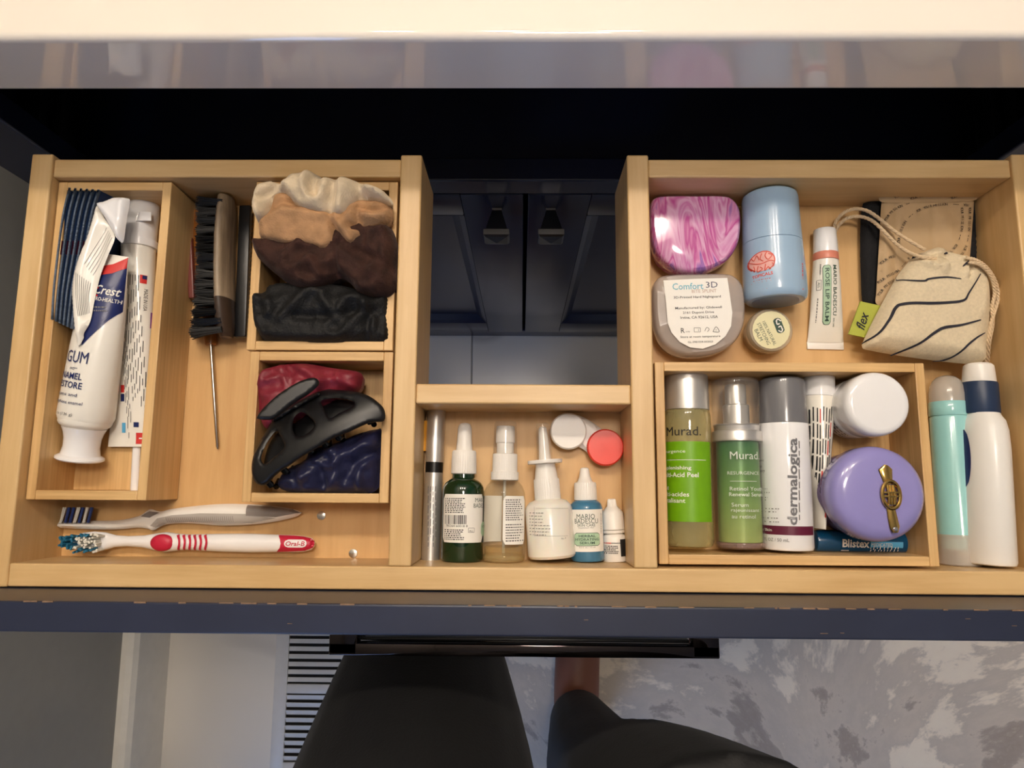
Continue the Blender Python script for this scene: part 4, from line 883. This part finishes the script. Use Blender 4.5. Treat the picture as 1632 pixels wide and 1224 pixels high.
pr.t(m_dkg, 'MARIO BADESCU', 1331, 462, 6.4, 80, rot=-88, bold=.005); pr.t(m_dkg, 'SKIN CARE', 1334, 511, 2.5, 14, rot=-88); pr.dashes(m_grey, 1306, 422, 1307.5, 440, 1, h=1.5, vert=True); pr.frame(m_grey, 1306, 454, 6, 15, .7); pr.t(m_dkg, 'ALL', 1306, 454, 3.2, 9, rot=-88)
pr.dashes(m_grey, 1305, 474, 1306.5, 515, 1, h=1.4, vert=True); pr.build()
# black pouch, paper packet, drawstring bag
c = at(1460, 400, F0); r = thing('fabric_pouch', 'flat black fabric pouch under the brown paper packet', 'pouch', c)
Pillow([(1374, 330), (1385, 315), (1420, 312), (1500, 309), (1550, 311), (1557, 322), (1556, 370), (1550, 450), (1500, 490), (1440, 496), (1395, 494), (1376, 486), (1372, 440), (1371, 370)], F0+.0055, .004, .0052, .006, nz=(.0006, 60), n=90).build('fabric', mat('black_cotton', (17, 17, 20), .85, sheen=.3, bump=.4, bs=900, var=.2), r, c)
c = at(1475, 400, F0+.011); r = thing('paper_packet', 'folded brown paper packet with curved lines of print beneath the drawstring bag', 'packet', c)
m_kraft = mat('kraft_paper', (186, 158, 120), .65, var=.06, vs=40, bump=.25, bs=120)
zk = F0+.0135
pk = Pillow([(1405, 322), (1410, 318), (1480, 318), (1549, 318), (1552, 325), (1549, 370), (1545, 420), (1541, 465), (1500, 478), (1440, 490), (1399, 486), (1397, 460), (1401, 390)], zk, .0022, .0022, .004, [([(1427, 325), (1424, 470)], -.0012, 2), ([(1485, 330), (1484, 420)], -.0008, 3), ([(1500, 350), (1530, 420)], .0012, 12), ([(1410, 350), (1412, 450)], .001, 8)], n=90)
pk.build('packet', m_kraft, r, c)
fp = Pillow([(1406, 322), (1414, 306), (1480, 305), (1549, 306), (1551, 320), (1480, 322)], zk+.0026, .0012, .0006, .002, n=60); fp.build('folded_top', m_kraft, r, c)
gs = pk.sf(c); pr = Print(r, gs, lambda u, v: tuple((at(u, v, zk+.002)-c).xy), kz(zk+.002), .0004)
def along(line, txt, h, step):
    L_ = smoothline([Vector((a, b, 0)) for a, b in line], 60); d = 0; out = []; nxt = 0; i = 0
    for a, b in zip(L_[:-1], L_[1:]):
        d += (b-a).length
        if d >= nxt and i < len(txt):
            if txt[i] == '-': pr.rect(m_black, a.x, a.y, 2.6, .8, rot=-math.degrees(math.atan2(b.y-a.y, b.x-a.x)), nx=1, ny=1)
            elif txt[i] != ' ': pr.t(m_black, txt[i], a.x, a.y, h, rot=-math.degrees(math.atan2(b.y-a.y, b.x-a.x)))
            i += 1; nxt += step
S_ = 'YOUR MISSION  ---  FOR YOUR MISSION  ---  YOUR MISSION  ---  FOR YOUR MISSION'
for l in ([(1431, 388), (1436, 365), (1450, 345), (1475, 331), (1510, 326), (1545, 328)], [(1409, 352), (1425, 334), (1450, 324)], [(1532, 332), (1533, 355), (1528, 380), (1514, 402), (1500, 412), (1490, 418)], [(1545, 332), (1543, 375), (1535, 400), (1520, 418)], [(1403, 420), (1415, 412), (1428, 408)], [(1400, 450), (1415, 440), (1430, 432), (1450, 410)], [(1400, 470), (1412, 455), (1426, 446)]):
    along(l, S_, 4.2, 3.3)
pr.build()
gs = fp.sf(c); pr = Print(r, gs, lambda u, v: tuple((at(u, v, zk+.003)-c).xy), kz(zk+.003), .0004)
for l in ([(1425, 316), (1440, 309)], [(1450, 318), (1475, 312), (1500, 309)], [(1515, 317), (1535, 308)]): along(l, S_, 4.2, 3.3)
pr.build()
m_canvas = mat('cream_canvas', (216, 200, 170), .8, var=.07, vs=500, bump=.4, bs=1100, sheen=.2)
m_ink = mat('ink_stripe', (34, 34, 46), .75)
c = at(1480, 500, F0); BG = thing('drawstring_bag', 'cream canvas drawstring bag with wavy dark stripes in the right compartment', 'bag', c)
zb = F0+.0215
bg = Pillow([(1447, 418), (1458, 407), (1472, 402), (1496, 394), (1503, 402), (1520, 406), (1538, 408), (1558, 420), (1572, 448), (1574, 500), (1568, 555), (1565, 577), (1545, 580), (1500, 576), (1440, 568), (1388, 559), (1374, 553), (1382, 530), (1397, 500), (1412, 472), (1430, 440)], zb, .0125, .012, .022,
    [([(1470, 408), (1490, 416), (1495, 424)], -.004, 4), ([(1492, 412), (1488, 440)], .003, 5), ([(1505, 405), (1525, 420), (1528, 448)], .0035, 6), ([(1529, 450), (1532, 425), (1540, 415)], -.005, 4), ([(1455, 420), (1475, 432), (1490, 428)], .003, 5), ([(1545, 420), (1562, 450), (1550, 500)], .002, 10), ([(1400, 540), (1480, 555), (1555, 565)], .0015, 10)], nz=(.0012, 45), n=110, step=.002)
bg.build('canvas', m_canvas, BG, c); gs = bg.sf(c)
pr = Print(BG, gs, lambda u, v: tuple((at(u, v, zb+.010)-c).xy), kz(zb+.010), .0004)
for l, wd in (([(1432, 440), (1450, 446), (1470, 449), (1478, 446), (1505, 444), (1526, 447)], 3.2), ([(1375, 547), (1400, 532), (1417, 510), (1428, 490), (1440, 485), (1480, 485), (1527, 482), (1540, 468), (1561, 437)], 4.6), ([(1422, 566), (1460, 550), (1485, 532), (1500, 524), (1530, 519), (1560, 511)], 4.6), ([(1490, 575), (1520, 569), (1540, 550), (1555, 538), (1571, 530)], 3.4), ([(1530, 427), (1542, 416)], 3), ([(1461, 405), (1467, 405)], 3.5), ([(1503, 405), (1508, 405)], 3)):
    pr.line(m_ink, l, wd, 50, taper=True)
pr.build('stripes')
cr = random.Random(4)
def cord(pts, name='cord'):
    P = smoothline([at(u, v, z)-c for u, v, z in pts], 90); V, Fq = ([], [])
    for s in (0, 1, 2):
        Q = []
        for j, p in enumerate(P):
            d = (P[min(j+1, len(P)-1)]-P[max(j-1, 0)]).normalized(); n1 = d.cross(Vector((0, 0, 1))).normalized(); n2 = n1.cross(d); t = j*.75+s*2.094; Q.append(p+(n1*math.cos(t)+n2*math.sin(t))*.00062)
        V, Fq = join((V, Fq), tube(Q, .00072, 7))
    mk(name, V, Fq, mat('cotton_cord', (214, 190, 156), .8, var=.1, vs=700), BG)
H = F0+.022
cord([(1474, 398, H+.008), (1450, 384, H+.006), (1425, 368, H), (1402, 349, H-.002), (1382, 336, H-.004), (1362, 333, H-.008), (1345, 339, H-.01), (1333, 352, F0+.008), (1329, 366, F0+.004), (1333, 385, F0+.0025), (1334, 402, F0+.0025)])
cord([(1492, 412, H+.010), (1470, 410, H+.011), (1448, 402, H+.006), (1428, 388, H+.002), (1408, 368, H), (1390, 352, H-.004), (1370, 345, H-.008), (1350, 348, H-.011), (1337, 359, F0+.007), (1330, 372, F0+.004)])
cord([(1540, 411, H+.014), (1556, 415, H+.015), (1573, 427, H+.012), (1586, 448, H+.008), (1591, 472, H+.004), (1585, 496, H+.004), (1578, 520, H+.003), (1573, 548, H), (1570, 580, F0+.010)])
cord([(1545, 418, H+.016), (1562, 422, H+.015), (1579, 440, H+.011), (1585, 466, H+.006), (1581, 490, H+.005), (1582, 515, H+.002), (1577, 545, H-.002), (1574, 578, F0+.008)])
tgp = [at(u, v, F0+.016)-c for u, v in ((1370, 481), (1402, 488), (1383, 540), (1351, 533))]; V = [p+Vector((0, 0, dz)) for dz in (0, .0014) for p in tgp]
tgo = mk('label_tag', V, [(0, 1, 2, 3), (4, 5, 6, 7), (0, 1, 5, 4), (1, 2, 6, 5), (2, 3, 7, 6), (3, 0, 4, 7)], mat('lime_fabric', (172, 178, 70), .7, var=.05, bump=.2), BG, smooth=False)
pr = Print(tgo, lambda x, y, of: (x, y, tgp[0].z+.0014+of), lambda u, v: tuple((at(u, v, F0+.0175)-c).xy), kz(F0+.0175), .0003); pr.t(m_ink, 'flex', 1374, 511, 15, 29, rot=70, shear=.3, bold=.01); pr.build()
# ================================================================ skincare tray
# acid peel bottle
it = Lying('toner_bottle', 'tall clear toner bottle with silver cap and bright green label', 'bottle', (1099, 871), (1093, 587), FB+R_(38))
m_peel = mat('pale_green_liquid', (206, 196, 142), .06, var=.04, clear=.62); m_lime = mat('lime_green_label', (112, 168, 12), .4, var=.03)
it.lathe('bottle', [(871, 30), (869, 34.5), (863, 37), (680, 36.5), (664, 36), (657, 34)], m_peel); it.lathe('cap', [(656.5, 33), (656, 34.6), (592, 33.4), (588.5, 32.5), (587.5, 31)], m_silver); it.lathe('cap_top', [(588, 30.5), (586.8, 30)], m_blackp)
pr = it.print(37); pr.rect(m_lime, 1092, 767, 92, 124, nx=46, ny=8); pr.t(m_black, 'Murad.', 1087, 687, 14, 58)
pr.rect(m_label, 1092, 733, 66, .7, off=.0004)
for s_, u, v, h, wd, b in (('Resurgence', 1072, 719.5, 6.5, 48, 0), ('Replenishing', 1076, 746, 7.5, 54, .015), ('Multi-Acid Peel', 1080, 756.5, 7.5, 66, .015), ('Peeling', 1064, 777, 7, 32, .01), ('multi-acides', 1074, 787.5, 7, 54, .01), ('revitalisant', 1072, 797.5, 7, 50, .01)): pr.t(m_label, s_, u, v, h, wd, bold=b)
pr.build()
# retinol serum with clear overcap
it = Lying('serum_pump_bottle', 'green gradient serum pump bottle with silver collar and clear overcap', 'bottle', (1181, 874), (1171, 604), FB+R_(39))
mg = D.materials.new('green_gradient'); mg.use_nodes = True; nt = mg.node_tree; N = nt.nodes; tc = N.new('ShaderNodeTexCoord'); sx = N.new('ShaderNodeSeparateXYZ'); mr = N.new('ShaderNodeMapRange'); rp = N.new('ShaderNodeValToRGB')
mr.inputs['From Min'].default_value = it.y(866); mr.inputs['From Max'].default_value = it.y(706)
for L_ in ((tc.outputs['Object'], sx.inputs[0]), (sx.outputs['Y'], mr.inputs['Value']), (mr.outputs[0], rp.inputs[0]), (rp.outputs[0], N['Principled BSDF'].inputs['Base Color'])): nt.links.new(*L_)
rp.color_ramp.elements[0].color = (*lin((168, 186, 104)), 1); rp.color_ramp.elements[1].color = (*lin((44, 112, 62)), 1); e = rp.color_ramp.elements.new(.5); e.color = (*lin((118, 164, 84)), 1)
N['Principled BSDF'].inputs['Metallic'].default_value = .15; N['Principled BSDF'].inputs['Roughness'].default_value = .32
it.lathe('bottle', [(864, 31), (863, 32.5), (707, 32), (706, 30)], mg); it.lathe('outer_wall', [(874, 33), (872.5, 36.5), (868, 38.6), (704, 38.2), (703, 36)], mat('clear_acrylic', (236, 232, 226), .04, var=.01, clear=.95))
it.lathe('base', [(873, 32), (871, 35), (867, 36.5), (864, 36), (863.5, 30)], mat('rosy_acrylic', (196, 160, 150), .08, clear=.6))
it.lathe('collar', [(706.5, 37), (706, 38.2), (692, 38), (690, 37), (689, 34), (682, 35), (681, 36), (679, 35), (678.5, 22)], m_silver); it.lathe('pump', [(679, 20.3), (648, 20), (646.5, 18), (646, 16.5), (618, 16.2), (614, 15), (613, 12)], m_silver)
it.lathe('overcap', [(680, 37.6), (660, 37.3), (612, 36.6), (607, 35.4), (605, 32)], m_clear)
pr = it.print(38.8); m_sil = mat('silver_print', (214, 220, 210), .4)
for s_, u, v, h, wd, b in (('Murad.', 1187, 726, 12, 48, 0), ('RESURGENCE', 1184, 754, 5, 50, 0), ('Retinol Youth', 1190, 779, 6, 54, .008), ('Renewal Serum', 1190, 788, 6, 56, .008), ('Serum', 1178, 804.5, 6, 25, 0), ('rajeunissant', 1187, 814, 6, 44, 0), ('au retinol', 1184, 823, 6, 36, 0)): pr.t(m_sil, s_, u, v, h, wd, bold=b)
pr.rect(m_sil, 1184, 767, 42, .7); pr.build()
# white and grey bottle
it = Lying('lotion_bottle', 'white lotion bottle with dark grey cap and burgundy stripe', 'bottle', (1256, 876), (1245, 604), FB+R_(38.5))
m_dgrey = mat('dark_grey_plastic', (112, 112, 116), .22, coat=.3, var=.02); m_burg = mat('burgundy_print', (98, 26, 54), .4)
it.lathe('bottle', [(876, 34), (875, 36.5), (871, 38), (680, 37.4), (677.5, 36.8)], m_gloss); it.lathe('cap', [(677, 35.8), (676.5, 36.8), (612, 35.5), (607, 34.5), (604.5, 31.5)], m_dgrey)
pr = it.print(38.1); pr.rect(m_burg, 1255, 845.5, 95, 13.5, nx=40); pr.t(m_dgrey, 'dermalogica', 1263, 767, 19, 134, rot=87.6, bold=.025); pr.dashes(m_grey, 1270.5, 703, 1272.5, 832, 1, h=1.6, vert=True, ragged=0)
for s_, u, v, h, wd in (('dynamic', 1220, 733, 5, 24), ('skin', 1216, 742, 5, 12), ('recovery', 1221, 751, 5, 26)): pr.t(m_black, s_, u, v, h, wd)
for v in (779, 785, 793, 797, 811, 816, 826, 832): pr.dashes(m_grey, 1211, v-1, 1243 if v > 805 else 1232, v+1, 1, h=1.4, ragged=.15)
pr.t(m_label, 'dynamic Skin', 1222, 845.5, 5.5, 46, bold=.01, off=.0005); pr.t(m_grey, '1.7 US FL OZ / 50 mL', 1232, 860.5, 5, 62); pr.build()
# bent white tube
it = Lying('ointment_tube', 'white squeeze tube with dense black and red print, crimped end forward', 'tube', (1304, 842), (1305, 593), FB+.014)
S = [(842, -1, 5, .0128), (834, -1, 5.5, .013), (800, -.5, 8.5, .0128), (740, 0, 15, .0122), (690, 0, 20, .0112), (650, 0, 22.8, .0106), (634, 0, 23.4, .0105)]
PW = [Vector((x*it.k, it.y(v), 0)) for v, x, a, b in S]; FW = [(a*it.k, b) for v, x, a, b in S]; mk('tube_body', *tube(PW, 0, 36, flat=FW), m_crest, it.root)
it.lathe('cap', [(634, 22.5), (633, 24), (600, 23.6), (595, 22.8), (593, 20)], m_gloss)
def sfw(x, y, off):
    for j in range(len(PW)-1):
        if PW[j].y <= y <= PW[j+1].y: break
    f = min(1, max(0, (y-PW[j].y)/(PW[j+1].y-PW[j].y))); a = FW[j][0]*(1-f)+FW[j+1][0]*f; b = FW[j][1]*(1-f)+FW[j+1][1]*f; q = max(-.96, min(.96, x/a))
    return (q*a, y, b*math.sqrt(1-q*q)+off)
pr = Print(it.root, sfw, lambda u, v: tuple((it.inv @ at(u, v, FB+.024)).xy), kz(FB+.024), .0003)
for i, (u0, u1) in enumerate(((1287, 1297), (1290, 1298), (1294, 1300), (1298, 1301), (1303, 1303), (1307, 1305), (1312, 1306), (1317, 1308), (1322, 1310), (1326, 1312))):
    for j in range(7):
        f0 = j/7+.01*(i % 3); f1 = f0+.125
        if (i*5+j*3) % 11 != 0: pr.line(m_red if (i+j) % 5 == 0 and i > 4 else m_black, [(u0+(u1-u0)*f0, 648+180*f0), (u0+(u1-u0)*f1, 648+180*f1)], 1.5, 4)
pr.build()
# white jar
r, c, kk = jar('cream_jar', 'plain white cream jar with rounded white lid in the skincare tray', 1400, 643, FB+.045, 52, {'floor': FB})
mk('jar', *lathe([(.0002, 44*kk), (.001, 47*kk), (.004, 49*kk), (.024, 50*kk), (.026, 48*kk)], 64, 'z'), m_gloss, r); mk('lid', *lathe([(.0255, 50*kk), (.0262, 51.3*kk), (.040, 51.3*kk), (.0435, 49.5*kk), (.045, 46*kk), (.0455, 40*kk), (.0457, .0001)], 64, 'z'), m_gloss, r, ang=60)
pr = Print(r, lambda x, y, of: ((50*kk+of)*math.cos(x/(50*kk)), (50*kk+of)*math.sin(x/(50*kk)), y), lambda u, v: (u, v), 1, .0003)
a0 = math.radians(222)*50*kk
for y in (.019, .015, .011): pr.dashes(m_dgrey, a0-.014, y-.001, a0+.014, y+.001, 1, h=.0016)
pr.build()
# lilac jar with gold emblem
r, c, kk = jar('cream_jar', 'lilac cream jar with a gold knot emblem on its domed lid', 1404, 787, FB+.050, 74, {'floor': FB})
m_lil = mat('pearl_lilac', (146, 140, 202), .22, var=.02, coat=.6)
mk('jar', *lathe([(.0002, 60*kk), (.002, 66*kk), (.029, 71*kk), (.0315, 68*kk)], 64, 'z'), mat('violet_glass', (130, 110, 160), .06, var=.05, clear=.6), r); mk('inner_cup', *lathe([(.004, 52*kk), (.028, 60*kk), (.030, 58*kk)], 48, 'z'), mat('plum_cup', (110, 70, 110), .3), r)
lid = mk('lid', *lathe([(.031, 71*kk), (.032, 74.5*kk), (.041, 74.5*kk), (.0455, 72*kk), (.0482, 65*kk), (.0495, 52*kk), (.050, 28*kk), (.0502, .0001)], 72, 'z'), m_lil, r, ang=60)
zt = FB+.0505; q = lambda u, v, dz=0: at(u, v, zt)-c+Vector((0, 0, dz))
mk('ribbon_tail', *tube([q(1412, 741), q(1411, 748), q(1414, 762), q(1416, 772)], 0, 16, flat=[(.0012, .0006), (.0044, .0011), (.0034, .0012), (.0026, .0011)]), m_gold, lid)
mk('ribbon_tail', *tube([q(1419, 806), q(1422, 822), q(1426, 840), q(1427, 849)], 0, 16, flat=[(.0026, .0011), (.0030, .0011), (.0032, .0010), (.0018, .0006)]), m_gold, lid)
for dx in (-4.5, 0, 4.5): mk('bar', *tube([q(1417.5+dx, 773, .0010), q(1419+dx, 788, .0020), q(1420.5+dx, 804, .0010)], .0010, 10), m_gold, lid)
mk('knot_loop', *tube([q(1418.7+14*math.cos(a)+2*math.sin(a), 788.5+22*math.sin(a), .0013) for a in [i*6.2832/36 for i in range(37)]], .0012, 10), m_gold, lid)
for v in (785, 791): mk('cross_bar', *tube([q(1405, v, .0014), q(1418.7, v, .0022), q(1433, v, .0014)], .0008, 8), m_gold, lid)
V, Fq = lathe([(0, .0017), (.0009, .0013), (.0012, .0002)], 14, 'z'); p = q(1426, 843, .0006); mk('stud', [(a+p.x, b+p.y, z+p.z) for a, b, z in V], Fq, m_chrome, lid)
# blue lip balm stick
it = Lying('lip_balm_stick', 'dark blue lip balm stick lying in front of the lilac jar', 'lip balm', (1297, 861.5), (1447, 865), FB+R_(16.3))
m_blue = mat('deep_blue_plastic', (10, 72, 112), .25, var=.03, coat=.4)
it.lathe('cap', [(1297, 13), (1298, 15.5), (1301, 16.4), (1334, 16.4), (1334.5, 15.6)], m_blue, n=40); it.lathe('tube', [(1334.8, 15.4), (1335, 16.1), (1442, 16.1), (1445, 15), (1447, 12)], m_blue, n=40)
r0 = 16.2*it.k
pr = Print(it.root, lambda x, y, o: ((r0+o)*math.sin(x/r0), y, (r0+o)*math.cos(x/r0)), it.loc(r0), it.k*.98, .0003)
pr.t(m_label, 'Blistex', 1363, 866, 12, 41, rot=90, bold=.025, off=.0005); pr.rect(mat('cyan_print', (92, 176, 222), .4), 1412, 868, 9, 50, nx=8, ny=4); pr.t(m_label, 'MEDICATED', 1404, 868, 5, 32, rot=90, off=.0006)
for v in (873, 877): pr.dashes(m_label, 1386, v-1, 1434, v+1, 1, h=1.2, ragged=.1)
pr.rect(m_label, 1348, 877, 2, 12); pr.build()
# ================================================================ right of the tray
it = Lying('aqua_stick', 'slim aqua tube with clear domed cap at the right of the skincare tray', 'tube', (1531, 900), (1507, 597), F0+R_(31))
m_aqua = mat('aqua_plastic', (152, 208, 208), .2, var=.03, coat=.5)
m_smoke = mat('smoky_clear_plastic', (226, 218, 208), .14, var=.03, clear=.5)
it.lathe('dome_cap', [(641, 26.3), (628, 26), (615, 24), (606, 20), (600, 14), (597, 5)], m_smoke); it.lathe('collar', [(664, 27.5), (663, 28), (642, 27), (640.5, 26)], m_aqua)
it.lathe('body', [(856, 29.5), (853, 29), (668, 27.5), (664, 26)], m_aqua); it.lathe('end_cap', [(900, 29), (898, 30.8), (880, 30.3), (853, 29.6), (852, 28)], m_smoke); it.lathe('inner_plug', [(876, 25), (875, 26.5), (858, 26.5), (857, 20)], m_aqua)
it = Lying('lotion_bottle', 'white plastic bottle with navy collar beside the right side board', 'bottle', (1573, 899), (1559, 580), F0+R_(35)*1.4)
m_mw = mat('satin_white_plastic', (236, 234, 230), .3, var=.01, coat=.2)
it.lathe('bottle', [(899, 30), (897.5, 33), (893, 34.5), (720, 33.5), (690, 32), (674, 29), (667, 25), (662, 23)], m_mw, sq=1.4); it.lathe('collar', [(662.5, 26.5), (661, 27.3), (614, 25.8), (611, 25)], mat('navy_collar', (34, 52, 82), .4)); it.lathe('cap', [(611, 23.2), (610, 23.6), (588, 21.8), (583, 21), (580, 18)], m_white)
V = []; Fq = []
for j in range(13):
    t = j/12; hw = 14*math.sqrt(max(.02, 1-(2*t-1)**2))
    for i in range(5): a = math.radians(-78+(i/4-.5)*2*hw); V.append(((33.9*it.k+.0002)*math.sin(a), it.y(690+90*t), (33.9*it.k+.0002)*1.4*math.cos(a)))
mk('label', V, [(j*5+i, j*5+i+1, j*5+i+6, j*5+i+5) for j in range(12) for i in range(4)], m_navyp, it.root)
# ================================================================ person standing at the drawer
def remeshed(name, parts, m, parent, vox, sm=6):
    V, Fq = join(*parts); ob = mk(name, V, Fq, m); md = ob.modifiers.new('r', 'REMESH'); md.mode = 'VOXEL'; md.voxel_size = vox
    ms = ob.modifiers.new('s', 'SMOOTH'); ms.factor = .5; ms.iterations = sm; bpy.context.view_layer.update()
    me = D.meshes.new_from_object(ob.evaluated_get(bpy.context.evaluated_depsgraph_get())); old = ob.data; ob.modifiers.clear(); ob.data = me; D.meshes.remove(old); me.shade_smooth(); me.materials.clear(); me.materials.append(m)
    if parent: ob.parent = parent
    return ob
def limb(P, R, n=20):
    Q = smoothline([Vector(p) for p in P], 5*(len(P)-1)); rr = smoothline([Vector((r, 0, 0)) for r in R], 5*(len(R)-1)); return tube(Q, [q.x for q in rr], n)
GZ = FZ+.0075
def ball(c, rx, ry, rz):
    V, Fq = lathe([(-math.cos(math.pi*i/12), max(.001, math.sin(math.pi*i/12))) for i in range(13)], 20, 'z'); return [(c[0]+a*rx, c[1]+b*ry, c[2]+z*rz) for a, b, z in V], Fq
def foot(x, y, z, d=0):
    P = [limb([(x, y-.03, z+.045), (x, y+.02, z+.05), (x+d*.3, y+.09, z+.038), (x+d*.6, y+.155, z+.024)], [.032, .034, .034, .034]), ball((x+d*.6, y+.15, z+.02), .047, .045, .018), ball((x, y-.04, z+.03), .031, .036, .03)]
    for i in range(5):
        tx = x+d*.6+(-.038+i*.0185)*(1 if d >= 0 else -1); ln = (.062, .058, .052, .044, .034)[i]; P.append(limb([(tx, y+.155, z+.017), (tx, y+.155+ln*.6, z+.017), (tx, y+.155+ln, z+.011)], [.0135 if i == 0 else .0095]*2+[.011 if i == 0 else .0075], 10))
    return P
hipR, kneeR, ankR = (.108, -.218, .09), (.088, -.272, -.24), (.083, -.325, -.625)
hipL, kneeL, ankL = (-.060, -.255, .09), (-.085, -.135, -.235), (-.085, -.215, -.625)
def leg(h, k, a, g):
    m1 = [h[i]*.5+k[i]*.5 for i in range(3)]; m2 = [k[i]*.6+a[i]*.4 for i in range(3)]; m2[1] -= .012
    return limb([h, m1, k, m2, a], [.084+g, .076+g, .056+g, .052+g, .036+g])
body = [leg(hipR, kneeR, ankR, 0), leg(hipL, kneeL, ankL, 0), limb([(.02, -.275, .08), (.02, -.285, .2), (.02, -.29, .30)], [.10, .105, .10])]+foot(ankR[0], ankR[1], GZ, .012)+foot(ankL[0], ankL[1], GZ, -.012)
m_skin = mat('brown_skin', (128, 80, 60), .5, var=.06, vs=30, sss=.1)
pb = remeshed('person', body, m_skin, None, .006, 5); tag(pb, 'person in black leggings standing at the drawer, one bare foot showing', 'person')
m_leg = mat('black_leggings', (17, 17, 18), .7, var=.12, vs=40, sheen=.2, bump=.3, bs=500)
cut = lambda a, k, f: tuple(k[i]+(a[i]-k[i])*f for i in range(3))
remeshed('leggings', [leg(hipR, kneeR, cut(ankR, kneeR, .97), .005), leg(hipL, kneeL, cut(ankL, kneeL, .97), .005), limb([(.02, -.275, .08), (.02, -.285, .2), (.02, -.29, .31)], [.106, .111, .106])], m_leg, pb, .006, 4)
